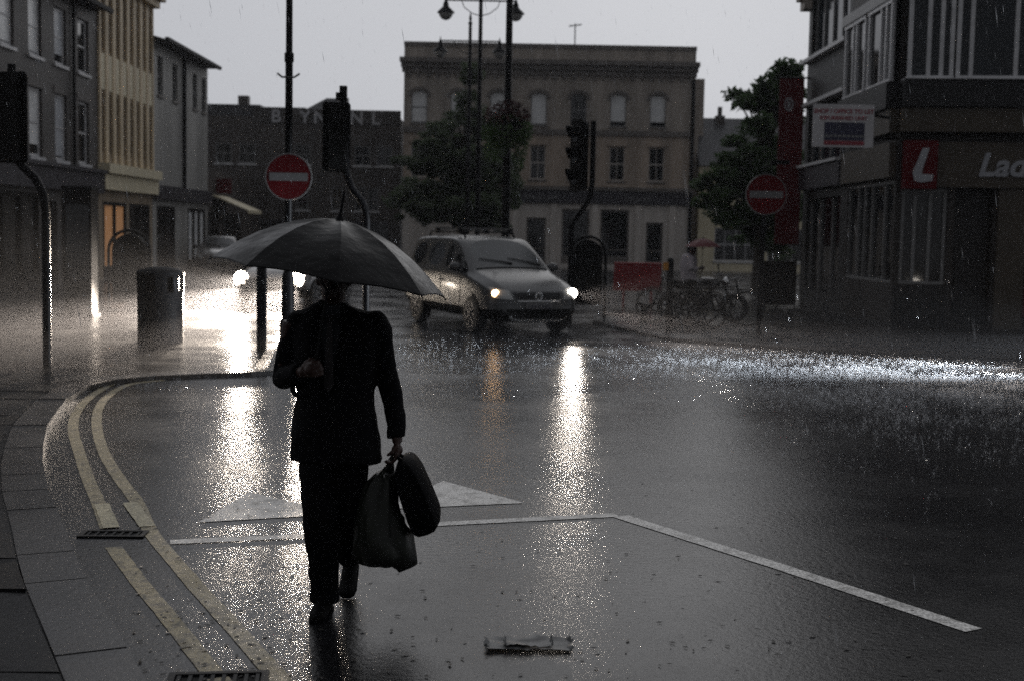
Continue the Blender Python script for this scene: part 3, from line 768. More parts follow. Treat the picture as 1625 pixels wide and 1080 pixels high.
mb = MB(); mb.tube([facF.pt(1.38, .95, -.25), facF.pt(1.38, 1.4, -.25)], .02, 6); mb.build('handle', M['steel'], o)
mb = MB(); facF.bar(mb, 2.85, 6.4, .5, 2.9, -.3, -.27); mb.build('shop_pane', M['glass'], b)
mb = MB(); facF.bar(mb, 2.8, 3.1, .3, .95, -.26, -.22); mb.build('door_poster', M['red'], b)
mb = MB(); facF.bar(mb, .1, .78, 3.0, 4.02, .01, .34); s = mb.build('letter_sign', M['red'], b)
pL = [(.60, 3.86), (.46, 3.86), (.27, 3.34), (.31, 3.17), (.45, 3.13), (.68, 3.17), (.70, 3.30), (.47, 3.31), (.46, 3.37)]
mb = MB(); mb.prism([facF.pt(u, z, .342) for u, z in pL], facF.n * .03); mb.build('letter', M['lettering'], s)
p = facF.pt(1.62, 3.3, .215); text('fascia_letters', 'Ladbrokes', b, p, facF.u, .68, M['lettering'], shear=.28, align='LEFT', bold=.018)
mb = MB(); facS.bar(mb, -.1, 4.2, 11.0, 11.3, -.2, .3); facF.bar(mb, -.1, 8.36, 11.0, 11.3, -.3, .3); mb.build('parapet', M['rightgrey'], b)

# --- its neighbour with raking white sills
fac = Fac((XR, 32.22), (XR, 37.0), flip=True)
b = thing('dark_glazed_building', 'dark building with blue tinted glazing and pale sills, between the banner and the corner shop', 'building', (XR, 34.6, 0))
ops = [(.3, 4.4, 4.0, 5.5), (.3, 4.4, 6.9, 9.4), (.5, 4.2, .5, 3.0)]
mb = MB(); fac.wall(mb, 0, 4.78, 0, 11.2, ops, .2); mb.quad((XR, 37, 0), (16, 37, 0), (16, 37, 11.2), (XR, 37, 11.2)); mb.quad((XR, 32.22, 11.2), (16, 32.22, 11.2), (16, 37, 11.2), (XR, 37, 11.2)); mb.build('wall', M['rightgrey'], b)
def gz(u0, u1, z0, z1, us, pane):
    mb = MB(); o = -.18
    for u in us: fac.bar(mb, u - .03, u + .03, z0, z1, o, o + .08)
    f = mb.build('window', M['framegrey'], b); pm = MB(); fac.bar(pm, u0, u1, z0, z1, o + .01, o + .02); pm.build('pane', M[pane], f)
gz(.3, 4.4, 4.0, 5.5, (.35, 1.1, 2.2, 3.3, 4.35), 'glassblue'); gz(.3, 4.4, 6.9, 9.4, (.35, 1.4, 2.4, 3.4, 4.35), 'glassblue'); gz(.5, 4.2, .5, 3.0, (.5, 1.7, 3, 4.15), 'glass')
for z in (5.55, 6.78):
    mb = MB(); fac.bar(mb, 0.02, 4.76, z, z + .1, .002, .2); mb.build('sill', M['frame'], b)
mb = MB(); fac.bar(mb, 0.02, 4.76, 3.25, 3.85, .002, .2); mb.build('fascia', M['fascia'], b)
mb = MB(); fac.bar(mb, 0.02, 4.76, 3.856, 3.93, .002, .3); mb.build('drip_moulding', M['frame'], b)
mb = MB()
for z0, z1, o in ((8.3, 8.55, .22), (8.55, 8.9, .34), (8.9, 9.3, .28), (9.3, 9.8, .45)): mb.bbox((XR - o, 36.7, z0), (XR + .1, 37.25, z1 - .004))
mb.build('corbel', M['stone'], b)

# ------------------------------------------------------------------ lamp columns
def lantern(parent, p, s=1.0):
    x, y, z = p
    mb = MB(); mb.lathe([(.02, .30), (.05, .28), (.06, .2), (.09, .16), (.10, .06), (.13, .02), (.26, -.10), (.30, -.16), (.28, -.17)], (x, y, z), 14)
    mb.tube([(x, y, z + .28), (x, y, z + .42)], [.03, .008], 6)
    o = mb.build('lantern', M['black'], parent, smooth=50)
    mb = MB(); mb.lathe([(.24, -.165), (.22, -.26), (.14, -.36), (.04, -.40)], (x, y, z), 14); mb.build('lantern_bowl', M['lens'], o, smooth=60)
def lamp(px, basey, r, top, arms, label, barz=None, finial=True, Y=None):
    g = G(px, basey) if Y is None else Vector((at(px, 374, Y).x, Y, 0))
    t = thing('street_lamp', label, 'street lamp', (g.x, g.y, 0), group='street lamp columns')
    mb = MB(); mb.lathe([(r * 2.2, 0), (r * 2.2, .35), (r * 1.7, .42), (r * 1.7, 1.1), (r * 1.2, 1.2), (r * 1.05, 1.35)], g, 14); mb.build('base', M['black'], t, smooth=40)
    mb = MB(); mb.lathe([(r, 1.3), (r, 4.6), (r * 1.25, 4.62), (r * 1.25, 4.75), (r * .9, 4.77), (r * .75, top)], g, 14)
    mb.build('column', M['black'], t, smooth=40)
    if arms:
        for sg in ((-1, 1)):
            mb = MB(); e = arms * sg
            mb.tube([(g.x, g.y, barz), (g.x + e * .97, g.y, barz)], .03, 6)
            mb.tube([(g.x + .02 * sg, g.y, barz - .5), (g.x + e * .25, g.y, barz - .42), (g.x + e * .48, g.y, barz - .22), (g.x + e * .55, g.y, barz)], .016, 6)
            mb.build('arm', M['black'], t)
            lantern(t, (g.x + e, g.y, barz - .26))
    if finial:
        mb = MB(); mb.lathe([(.05, top), (.09, top + .08), (.04, top + .16), (.06, top + .26), (.01, top + .5)], g, 10); mb.build('finial', M['black'], t, smooth=40)
    return t, g
lamp(757, 463, .085, 10.6, 1.17, 'tall black lamp column carrying the higher of the two lantern crossbars', barz=9.62, Y=44)
lamp(741, 463, .085, 9.9, 1.15, 'black lamp column with the lower crossbar and spike top, beyond the tall one', barz=9.3, Y=51)
t, gq = lamp(802, 463, .105, 11.5, 1.1, 'thick black lamp column with a hanging flower basket, above the people carrier', barz=10.6, Y=34)
t462, gz_ = lamp(457.5, 550, .062, 9.5, None, 'plain slim black column behind the umbrella carrying a no entry sign', Y=21.4, finial=False)
mb = MB(); mb.tube([(gz_.x - .18, gz_.y - .05, 4.42), (gz_.x - .1, gz_.y - .08, 4.36), (gz_.x + .1, gz_.y - .08, 4.36), (gz_.x + .18, gz_.y - .05, 4.42)], .018, 6); mb.build('bracket', M['steel'], t462)

def leaf_cloud(mb, c, rad, n, size, rng, hollow=.35, droop=0.0):
    c = Vector(c)
    for _ in range(n):
        while True:
            d = Vector((rng.uniform(-1, 1), rng.uniform(-1, 1), rng.uniform(-1, 1)))
            if hollow < d.length < 1: break
        p = c + Vector((d.x * rad[0], d.y * rad[1], d.z * rad[2]))
        s = size * rng.uniform(.6, 1.4)
        a = Vector((rng.uniform(-1, 1), rng.uniform(-1, 1), rng.uniform(-.6, .6) - droop)).normalized()
        b = a.cross(Vector((rng.uniform(-1, 1), rng.uniform(-1, 1), rng.uniform(-1, 1)))).normalized()
        nn = a.cross(b) * s * .15
        mb.add([p - a * s, p + b * s * .45 + nn, p + a * s, p - b * s * .45 + nn], [(0, 1, 2), (0, 2, 3)])
rg = random.Random(5)
bk = thing('hanging_basket', 'round basket of trailing reddish flowers hung on the thick lamp column', 'flower basket', (gq.x, gq.y - .35, 4.6))
mb = MB(); mb.lathe([(.1, 4.35), (.32, 4.5), (.42, 4.75), (.42, 4.8)], (gq.x, gq.y - .35, 0), 14); mb.tube([(gq.x, gq.y - .1, 5.3), (gq.x, gq.y - .35, 5.25)], .02, 6)
for k in range(3):
    a = k * 2.1; mb.tube([(gq.x, gq.y - .35, 5.25), (gq.x + .4 * math.cos(a), gq.y - .35 + .4 * math.sin(a), 4.8)], .008, 4)
mb.build('basket', M['plastic'], bk)
mb = MB(); leaf_cloud(mb, (gq.x, gq.y - .35, 4.9), (.62, .55, .4), 900, .06, rg, .1); mb.build('flowers', M['flower'], bk, fix=False)
mb = MB(); leaf_cloud(mb, (gq.x, gq.y - .35, 4.5), (.68, .6, .45), 900, .07, rg, .3, .6)
leaf_cloud(mb, (gq.x - .3, gq.y - .35, 4.2), (.35, .35, .5), 300, .06, rg, .1, .6); leaf_cloud(mb, (gq.x + .35, gq.y - .35, 4.1), (.2, .25, .5), 200, .06, rg, .1, .6)
mb.build('foliage', M['leafdark'], bk, fix=False)

# ------------------------------------------------------------------ traffic signals
def head_parts(t, c, yaw, hgt, wid, lit=False):
    rot = Matrix.Rotation(yaw, 3, 'Z'); c = Vector(c)
    def tr(p): return c + rot @ Vector(p)
    mb = MB(); mb.box(c, (wid * .62, .2, hgt * .94), rot); mb.build('signal_head', M['blackmatt'], t)
    mb = MB(); mb.prism([tr((-wid / 2 + .03, -.115, -hgt / 2)), tr((wid / 2 - .03, -.115, -hgt / 2)), tr((wid / 2, -.115, -hgt / 2 + .04)), tr((wid / 2, -.115, hgt / 2 - .04)), tr((wid / 2 - .03, -.115, hgt / 2)), tr((-wid / 2 + .03, -.115, hgt / 2)), tr((-wid / 2, -.115, hgt / 2 - .04)), tr((-wid / 2, -.115, -hgt / 2 + .04))], rot @ Vector((0, .012, 0)))
    mb.build('backing_board', M['blackmatt'], t)
    for k in (-1, 0, 1):
        z = k * hgt * .3; r = hgt * .115
        mb = MB(); vs_ = []; N = 12
        outer = [tr((r * math.cos(a), -.12, z + r * math.sin(a))) for a in [R(-20) + i * R(220) / N for i in range(N + 1)]]
        ln = [.22 * (0.45 + .55 * max(0, math.sin(R(-20) + i * R(220) / N))) for i in range(N + 1)]
        tip = [p + rot @ Vector((0, -l, 0)) for p, l in zip(outer, ln)]
        inn = [c + (p - c) + (tr((0, -.12, z)) - p) * .06 for p in outer]
        tin = [p + rot @ Vector((0, -l, 0)) for p, l in zip(inn, ln)]
        mb.rings([outer, tip, tin, inn], cap=False, closed=False); mb.build('hood', M['blackmatt'], t)
        mb = MB(); mb.lathe([(.01, 0), (r * .95, 0), (r * .9, -.02)], (0, 0, 0), 14, 'Y'); mb.v = [tr((p.x, p.y - .12, p.z + z)) for p in mb.v]
        mb.build('signal_lens', M['glass'], t)
# near left
g = G(75, 580); hd = at(20, 187, g.y)
t = thing('traffic_signal', 'nearest traffic light on a crooked black post, cut by the left picture edge', 'traffic light', g, group='traffic lights')
mb = MB(); mb.tube([(g.x, g.y, 0), (g.x, g.y, 2.05), (g.x - .03, g.y, 2.3), (g.x - .13, g.y, 2.5), (g.x - .3, g.y, 2.66), (g.x - .40, g.y, 2.78), (g.x - .43, g.y, 2.95), (g.x - .43, g.y, 4.0)], .057, 12); mb.build('post', M['black'], t, smooth=60)
head_parts(t, (hd.x - .02, g.y - .15, hd.z), R(168), 1.2, .46)
# the one behind the umbrella
g = Vector((at(581, 480, 20.5).x, 20.5, 0)); hd = at(537, 218, 20.5)
t = thing('traffic_signal', 'traffic light with a crooked post rising straight behind the black umbrella', 'traffic light', g, group='traffic lights')
bx, tx = at(581, 345, 20.5), at(547, 268, 20.5)
tp = at(545, 142, 20.5)
mb = MB(); mb.tube([(g.x, g.y, 0), (g.x, g.y, bx.z - .05), (bx.x - .01, g.y, bx.z + .12), (bx.x - .08, g.y, bx.z + .27), ((bx.x + tx.x) / 2 - .05, g.y, (bx.z + tx.z) / 2 + .06), (tx.x + .04, g.y, tx.z - .1), (tx.x + .01, g.y, tx.z + .03), (tp.x, g.y, tp.z)], .056, 12); mb.build('post', M['black'], t, smooth=60)
mb = MB(); mb.box((tp.x, g.y, tp.z - .05), (.11, .11, .2)); mb.box((tp.x - .07, g.y - .05, tp.z - .12), (.07, .12, .12)); mb.build('bracket', M['blackmatt'], t)
head_parts(t, (hd.x, g.y - .12, hd.z), R(195), 1.09, .44)
# far one beside the hoop board
g = Vector((at(905, 440, 27.5).x, 27.5, 0)); hd = at(921, 248, 27.5)
t = thing('traffic_signal', 'traffic light with side hoods showing, on a crooked post right of the people carrier', 'traffic light', g, group='traffic lights')
tx = at(938, 303, 27.5); tp = at(942, 192, 27.5); bx = at(907, 365, 27.5)
mb = MB(); mb.tube([(g.x, g.y, 0), (g.x, g.y, bx.z - .1), (bx.x, g.y, bx.z + .1), (bx.x + .12, g.y, bx.z + .3), (bx.x + .3, g.y, bx.z + .55), (tx.x, g.y, tx.z - .05), (tx.x + .02, g.y, tx.z + .2), (tp.x, g.y, tp.z)], .058, 12); mb.build('post', M['black'], t, smooth=60)
head_parts(t, (hd.x, g.y - .05, hd.z), R(-66), 1.5, .52)

# ------------------------------------------------------------------ no entry signs
def no_entry(c, y, r, label, parent_post=None):
    t = thing('no_entry_sign', label, 'road sign', (c.x, y, c.z), group='no entry signs')
    mb = MB(); mb.lathe([(.01, 0), (r, 0), (r, .02), (.01, .02)], (c.x, y, c.z), 40, 'Y'); mb.build('disc', M['red'], t)
    mb = MB(); mb.box((c.x, y - .006, c.z), (r * 1.72, .006, r * .36)); mb.build('white_bar', M['signwhite'], t)
    mb = MB(); mb.lathe([(r + .005, -.004), (r + .018, -.004), (r + .018, .024), (r + .005, .024)], (c.x, y, c.z), 40, 'Y', cap=False); mb.build('rim', M['framegrey'], t)
    mb = MB(); mb.box((c.x, y + .035, c.z + r * .5), (r * 1.2, .03, .05)); mb.box((c.x, y + .035, c.z - r * .5), (r * 1.2, .03, .05)); mb.build('bracket', M['steel'], t)
    return t
c = at(458, 281, 21.28); no_entry(c, 21.28, .365, 'round no entry sign on the slim column, behind and above the black umbrella')
g = G(1206, 535); c = at(1216, 309, g.y - .14)
t = no_entry(c, g.y - .14, .37, 'round no entry sign on its own dark post in front of the leafy tree')
mb = MB(); mb.tube([(c.x - .03, g.y, 0), (c.x, g.y, c.z + .42)], .05, 10); mb.build('post', M['black'], t)
mb = MB(); mb.tube([(c.x - .05, g.y - .05, c.z + .5), (c.x + .15, g.y - .3, c.z + .58)], .02, 6); mb.box((c.x + .2, g.y - .3, c.z + .6), (.34, .18, .07)); mb.build('sign_light', M['black'], t)

# ------------------------------------------------------------------ posts, hoop boards, bin
def hoop_board(pxl, pxr, ptop, pbot, Y, label, legs):
    a, bq = at(pxl, ptop, Y), at(pxr, ptop, Y); xc = (a.x + bq.x) / 2; hw = (bq.x - a.x) / 2
    zt = a.z; zb = at((pxl + pxr) / 2, pbot, Y).z
    t = thing('hoop_board', label, 'notice board', (xc, Y, 0), group='round topped boards in hoop frames')
    N = 14; arc = [(xc + hw * math.cos(math.pi * i / N), zt - hw + hw * math.sin(math.pi * i / N)) for i in range(N + 1)]
    mb = MB(); mb.tube([(xc + hw, Y, legs[1])] + [(x, Y, z) for x, z in arc] + [(xc - hw, Y, legs[0])], .035, 8); mb.build('hoop_frame', M['black'], t, smooth=60)
    k = .82; mb = MB(); mb.prism([(xc + hw * k, Y - .03, zb)] + [(xc + (x - xc) * k, Y - .03, zt - hw + (z - zt + hw) * k) for x, z in arc] + [(xc - hw * k, Y - .03, zb)], (0, .06, 0)); mb.build('board', M['blackmatt'], t)
hoop_board(172, 238, 365, 478, 28.5, 'black round topped board in a hoop frame, on the pavement behind the bin', (0, .45))
hoop_board(905, 962, 375, 484, 28.6, 'black round topped board in a hoop frame, beside the lit van headlight', (.45, 0))
g = G(415, 560)
t = thing('short_post', 'plain short square post standing in the headlight glare under the umbrella edge', 'post', g)
mb = MB(); mb.box((g.x, g.y, .8), (.13, .13, 1.6)); mb.build('shaft', M['black'], t)
mb = MB(); mb.box((g.x, g.y, 1.64), (.17, .17, .08)); mb.lathe([(.1, 1.68), (.06, 1.74), (.01, 1.76)], g, 10); mb.build('cap', M['black'], t)
g = G(1061, 526)
t = thing('reflector_post', 'dark bollard post with an amber band, left of the parked bicycles', 'bollard', g)
mb = MB(); mb.lathe([(.09, 0), (.075, .1), (.065, 1.4), (.05, 1.46), (.01, 1.48)], g, 12); mb.build('shaft', M['black'], t, smooth=40)
mb = MB(); mb.box((g.x - .09, g.y - .02, 1.3), (.12, .05, .16)); mb.build('reflector', M['amber'], t)
g = G(255, 547)
t = thing('litter_bin', 'black cylindrical litter bin with dark openings round its top, on the kerb corner', 'litter bin', g)
r = .36; mb = MB(); mb.lathe([(r * .95, 0), (r, .04), (r, .84), (r * .97, .86)], g, 26); mb.build('body', M['plastic'], t, smooth=40)
for k in range(8):
    a = k * math.pi / 4 + .2; mb = MB(); mb.box((g.x + r * .95 * math.cos(a), g.y + r * .95 * math.sin(a), .98), (.05, .1, .26), Matrix.Rotation(a, 3, 'Z')); mb.build('upright', M['plastic'], t)
mb = MB(); mb.lathe([(r * .8, .86), (r * .8, 1.09)], g, 20); mb.build('liner', M['plastic'], t, smooth=40)
mb = MB(); mb.lathe([(r, 1.1), (r * 1.04, 1.12), (r * 1.04, 1.17), (r * .9, 1.21), (r * .4, 1.25), (.01, 1.26)], g, 26); mb.build('lid', M['plastic'], t, smooth=40)
g = G(124, 506)
t = thing('information_pillar', 'tall dark square information pillar standing on the pavement near the brick house', 'street pillar', g)
mb = MB(); mb.box((g.x, g.y + .2, 1.35), (.56, .4, 2.5)); mb.build('body', M['blackmatt'], t)
mb = MB(); mb.box((g.x, g.y + .2, .05), (.64, .48, .1)); mb.build('plinth', M['black'], t)
mb = MB(); mb.box((g.x, g.y + .2, 2.64), (.62, .46, .07)); mb.build('cap', M['black'], t)
mb = MB(); mb.box((g.x, g.y - .005, 1.55), (.46, .012, 1.5)); mb.build('panel', M['glass'], t)
# red barrier, dark screen, T stand
a, bq = at(975, 418, 33), at(1050, 418, 33)
t = thing('red_barrier', 'red plastic road barrier panel standing between the hoop board and the bicycles', 'barrier', ((a.x + bq.x) / 2, 33, 0))
x0, x1 = a.x, bq.x; z1, z0 = a.z, at(1010, 462, 33).z
mb = MB(); mb.bbox((x0, 32.97, z0), (x1, 33.03, z1)); mb.build('panel', M['redbarrier'], t)
mb = MB(); mb.tube([(x0 + .02, 33, z0), (x0 + .02, 33, z1), (x1 - .02, 33, z1), (x1 - .02, 33, z0)], .04, 8); mb.build('frame', M['redbarrier'], t)
for x in (x0 + .25, x1 - .25):
    mb = MB(); mb.bbox((x - .04, 32.75, 0), (x + .04, 33.25, .06)); mb.bbox((x - .03, 32.97, .06), (x + .03, 33.03, z0)); mb.build('foot', M['redbarrier'], t)
a, bq = at(1207, 414, 33), at(1264, 414, 33)
t = thing('cafe_screen', 'black cloth screen on a frame, between the no entry post and the dark shop', 'screen', ((a.x + bq.x) / 2, 33, 0))
mb = MB(); mb.bbox((a.x, 32.98, .2), (bq.x, 33.02, a.z)); mb.build('cloth', M['blackmatt'], t)
for x in (a.x, (a.x + bq.x) / 2, bq.x):
    mb = MB(); mb.tube([(x, 33.06, 0), (x, 33.06, a.z + .06)], .025, 8); mb.lathe([(.18, 0), (.18, .03), (.03, .05)], (x, 33.06, .06), 12); mb.build('post', M['black'], t)
g = G(1022, 511)
t = thing('cycle_stand', 'low dark T shaped stand on the pavement left of the bicycles', 'stand', g)
mb = MB(); mb.tube([(g.x - .0, g.y, 0), (g.x, g.y, .3)], [.1, .07], 10); mb.build('foot', M['black'], t)
mb = MB(); mb.tube([(g.x - .17, g.y, .44), (g.x - .05, g.y, .36), (g.x + .1, g.y, .34), (g.x + .25, g.y, .42)], [.03, .06, .06, .03], 8); mb.build('top', M['black'], t, smooth=60)

# banner and agent board
t = thing('street_banner', 'tall red street banner with a small pale emblem, on the building edge beside the tree', 'banner', (7.9, 36.7, 5))
a, bq = at(1238, 125, 36.7), at(1267, 388, 36.7)
mb = MB(); mb.prism([(a.x, 36.69, bq.z), (bq.x, 36.69, bq.z), (bq.x, 36.69, a.z), (a.x, 36.69, a.z)], (0, .02, 0)); mb.build('cloth', M['redcloth'], t)
for z in (a.z + .03, bq.z - .03):
    mb = MB(); mb.tube([(a.x - .05, 36.7, z), (8.3, 36.7, z)], .025, 8); mb.build('arm', M['black'], t)
ce = at(1252, 166, 36.68); mb = MB(); mb.lathe([(.09, 0), (.13, 0), (.13, -.01), (.09, -.01)], (0, 0, 0), 20, 'Y', cap=False); mb.v = [Vector((p.x + ce.x, 36.685 + p.y, p.z * 1.5 + ce.z)) for p in mb.v]
mb.box((ce.x, 36.68, ce.z), (.08, .012, .18)); mb.build('emblem', M['lettering'], t)
Yb = 27.6; a, bq = at(1291, 165, Yb), at(1385, 235, Yb)
t = thing('agent_board', 'white letting agent board with red lines of capitals over a dark panel', 'sign board', ((a.x + bq.x) / 2, Yb, bq.z))
cx, cz, wd, hg = (a.x + bq.x) / 2, (a.z + bq.z) / 2, bq.x - a.x, a.z - bq.z
rotb = Matrix.Rotation(R(0), 3, 'Z')
mb = MB(); mb.box((cx, Yb, cz), (wd, .03, hg)); mb.build('board', M['board'], t)
mb = MB(); mb.box((cx + wd * .02, Yb - .018, cz - hg * .13), (wd * .66, .006, hg * .42)); mb.build('dark_panel', M['navy'], t)
mb = MB(); mb.box((cx + wd * .02, Yb - .018, cz - hg * .40), (wd * .66, .006, hg * .1)); mb.build('red_strip', M['pinkprint'], t)
text('lettering', 'SHOP / OFFICE TO LET', t, (cx, Yb - .018, cz + hg * .29), (1, 0, 0), .125, M['pinkprint'], ext=.003, bold=.004)
text('lettering', 'REFURBISHED UNIT', t, (cx, Yb - .018, cz + hg * .135), (1, 0, 0), .115, M['pinkprint'], ext=.003, bold=.003)
mb = MB(); rs = random.Random(2)
for k in range(9): mb.box((cx - wd * .27 + k * wd * .072, Yb - .0225, cz - hg * .24), (wd * .05, .003, hg * .05))
mb.build('small_print', M['framegrey'], t)['kind'] = 'stuff'
mb = MB(); mb.tube([(cx + wd * .3, Yb + .04, cz - hg * .3), (8.35, 28.2, cz - .2)], .03, 8); mb.tube([(cx + wd * .3, Yb + .04, cz + hg * .3), (8.35, 28.2, cz + .2)], .03, 8); mb.build('bracket', M['black'], t)

# ------------------------------------------------------------------ trees
def tree(name, label, base, hgt, clumps, m, seed, leaves, size, lean=0.0, tr=.16, group=None):
    rg = random.Random(seed); t = thing(name, label, 'tree', base, group=group)
    bx, by = base[0], base[1]
    mb = MB(); mb.tube([(bx, by, 0), (bx + lean * .2, by, hgt * .25), (bx + lean * .5, by + .1, hgt * .55), (bx + lean, by, hgt * .93)], [tr, tr * .8, tr * .5, .02], 10)
    for c, r in clumps:
        z0 = max(hgt * .2, min(c[2] - .8, hgt * .6)); s = Vector((bx + lean * .4, by, z0)); c = Vector(c)
        mb.tube([s, s.lerp(c, .5) + Vector((0, 0, .15)), c], [tr * .4, tr * .22, .015], 6)
    mb.build('trunk', M['bark'], t, smooth=60)
    mb = MB(); tot = sum(r[0] * r[2] for _, r in clumps)
    for c, r in clumps:
        k = int(leaves * r[0] * r[2] / tot)
        sub = max(3, int(k / 60))
        for _ in range(sub):
            while True:
                d = Vector((rg.uniform(-1, 1), rg.uniform(-1, 1), rg.uniform(-1, 1)))
                if d.length < 1: break
            d = d * (.55 + .45 * rg.random())
            q = Vector(c) + Vector((d.x * r[0], d.y * r[1], d.z * r[2])); rr = rg.uniform(.12, .34)
            leaf_cloud(mb, q, (rr * 1.3, rr * 1.3, rr * .8), int(k / sub), size, rg, 0, .3)
    mb.build('crown', m, t, fix=False)
    return t
bt = at(735, 374, 55); cx = bt.x; tc = []
rg = random.Random(9)
for z, hw in ((8.7, .28), (8.1, .55), (7.4, .8), (6.7, 1.1), (6.0, 1.5), (5.3, 1.9), (4.6, 2.3), (3.9, 2.5), (3.2, 2.5), (2.6, 2.1)):
    n = max(1, int(hw * 2.2))
    for k in range(n):
        a = rg.uniform(0, 6.28); rr = hw * (.3 + .45 * rg.random()) if n > 1 else 0
        x = cx - .05 + (k - (n - 1) / 2) / max(1, n) * 2 * hw * .9 - (5.5 - z) * .09
        tc.append(((x, 55 + rr * math.sin(a), z + rg.uniform(-.25, .25)), (max(.4, hw * .5), max(.4, hw * .5), .6)))
tree('birch_tree', 'hazy cone shaped tree behind the lamp columns, in front of the broad town building', (cx, 55, 0), 8.9, tc, M['leaf'], 3, 34000, .12)
bt = at(1200, 382, 44); tc = []
for px, py, r in ((1165, 150, .4), (1185, 165, .55), (1222, 140, .6), (1240, 100, .35), (1236, 118, .5), (1246, 132, .6), (1255, 105, .4), (1210, 165, .7), (1255, 150, .6), (1245, 180, .7), (1200, 200, .8), (1170, 222, .5), (1225, 235, 1.0), (1190, 255, 1.0), (1160, 265, .7), (1140, 285, .65), (1185, 300, 1.1), (1225, 300, 1.1), (1150, 310, .7), (1130, 318, .6), (1115, 292, .3), (1180, 345, .9), (1215, 350, 1.0), (1150, 335, .5), (1250, 270, .9), (1255, 330, .9), (1200, 380, .7), (1235, 385, .7)):
    p = at(px, py, 44 + rg.uniform(-.8, .8)); tc.append(((p.x, p.y, p.z), (r, r, r * .62)))
tree('plane_tree', 'dark leafy tree with ragged boughs against the sky, beside the red banner', (bt.x, 44, 0), 7.8, tc, M['leafdark'], 8, 19000, .125, lean=.5)

# ------------------------------------------------------------------ bicycles and a motorcycle
def bicycle(label, pxc, py, yaw, sc_=1.0):
    g = G(pxc, py, .06); t = thing('bicycle', label, 'bicycle', g, rz=yaw, group='bicycles parked by the dark shop', local=True)
    r = .34 * sc_; wb = .52 * sc_
    for sx in (-wb, wb):
        mb = MB(); mb.torus((sx, 0, r), r - .02, .022, 28, 8); o = mb.build('wheel', M['tyre'], t, smooth=60)
        mb = MB(); mb.torus((sx, 0, r), r - .045, .010, 28, 6); mb.build('rim', M['steel'], o, smooth=60)
        mb = MB()
        for k in range(14):
            a = k * math.pi / 7; mb.tube([(sx, 0, r), (sx + (r - .05) * math.cos(a), 0, r + (r - .05) * math.sin(a))], .003, 4)
        mb.build('spokes', M['steel'], o)['kind'] = 'stuff'
    bb, st, hd = (-.08, 0, .30), (-.22, 0, .80), (.36, 0, .82)
    mb = MB()
    for a, b_ in ((bb, st), (bb, (.40, 0, .66)), (st, hd), (bb, (-wb, 0, r)), ((-.2, 0, .72), (-wb, 0, r))): mb.tube([a, b_], .018, 8)
    mb.build('frame', M['black'], t)
    mb = MB(); mb.tube([hd, (.40, 0, .66), (wb, .0, r)], .018, 8); mb.tube([(.36, 0, .8), (.32, 0, .98)], .016, 8); mb.build('fork', M['black'], t)
    mb = MB(); mb.tube([(.22, -.27, .96), (.34, -.22, 1.0), (.33, 0, .98), (.34, .22, 1.0), (.22, .27, .96)], .014, 8); mb.build('handlebar', M['steel'], t)
    mb = MB(); mb.ball((-.26, 0, .90), (.14, .07, .035)); mb.tube([st, (-.25, 0, .88)], .014, 6); mb.build('saddle', M['leather'], t, smooth=60)
    mb = MB(); mb.torus((bb[0], .04, .3), .085, .01, 16, 6); mb.tube([(-.08, .05, .3), (.02, .06, .18)], .01, 6); mb.box((.04, .1, .18), (.09, .07, .02)); mb.tube([(-.08, -.05, .3), (-.18, -.06, .42)], .01, 6); mb.box((-.2, -.1, .42), (.09, .07, .02)); mb.build('crankset', M['steel'], t)
    for sx in (-wb, wb):
        mb = MB(); mb.torus((sx, 0, r), r + .03, .012, 14, 5, a0=R(30), a1=R(165)); mb.build('mudguard', M['plastic'], t)
    return t
bicycle('right hand bicycle of the row with its big front wheel nearest the no entry post', 1140, 517, R(-12), 1.1)
bicycle('bicycle with its wheel poking out left of the row, behind the amber banded post', 1074, 513, R(165), 1.05)
bicycle('middle bicycle of the row, seen half from the front between its neighbours', 1105, 519, R(-58), 1.05)
g = G(1112, 510, .06)
t = thing('motorcycle', 'dark motorcycle with a headlamp parked behind the bicycles', 'motorcycle', g, rz=R(-10), local=True)
for sx, r in ((-.66, .31), (.70, .32)):
    mb = MB(); mb.torus((sx, 0, r), r - .06, .06, 28, 10); o = mb.build('wheel', M['tyre'], t, smooth=60)
    mb = MB(); mb.torus((sx, 0, r), r - .11, .02, 24, 6); [mb.tube([(sx, 0, r), (sx + (r - .11) * math.cos(k * 1.257), 0, r + (r - .11) * math.sin(k * 1.257))], .018, 6) for k in range(5)]; mb.build('rim', M['steel'], o, smooth=60)
mb = MB(); mb.ball((.12, 0, .83), (.28, .15, .14)); mb.tube([(.12, 0, .75), (.4, 0, .85)], [.1, .05], 8); fuse(mb, 'tank', M['darkcar'], t, .02)
mb = MB(); mb.tube([(-.72, 0, .84), (-.4, 0, .76), (-.1, 0, .8)], [.07, .11, .1], 10); mb.build('seat', M['leather'], t, smooth=60)
mb = MB(); mb.box((.05, 0, .45), (.42, .26, .32)); mb.lathe([(.1, -.16), (.12, 0), (.1, .16)], (.05, 0, .36), 12, 'Y'); mb.build('engine', M['steel'], t)
mb = MB(); [mb.tube([(.42, s, .9), (.70, s, .32)], .025, 8) for s in (-.09, .09)]; [mb.tube([(-.1, s, .5), (-.66, s, .31)], .025, 8) for s in (-.1, .1)]; mb.tube([(.4, 0, .9), (.1, 0, .55), (-.2, 0, .5), (-.45, 0, .75)], .03, 8); mb.build('frame', M['black'], t)
mb = MB(); mb.tube([(.28, -.36, 1.0), (.4, -.2, 1.05), (.4, 0, 1.0), (.4, .2, 1.05), (.28, .36, 1.0)], .016, 8); mb.build('handlebar', M['steel'], t)
mb = MB(); mb.ball((.52, 0, .88), (.08, .1, .1)); mb.build('headlamp', M['chrome'], t, smooth=60)
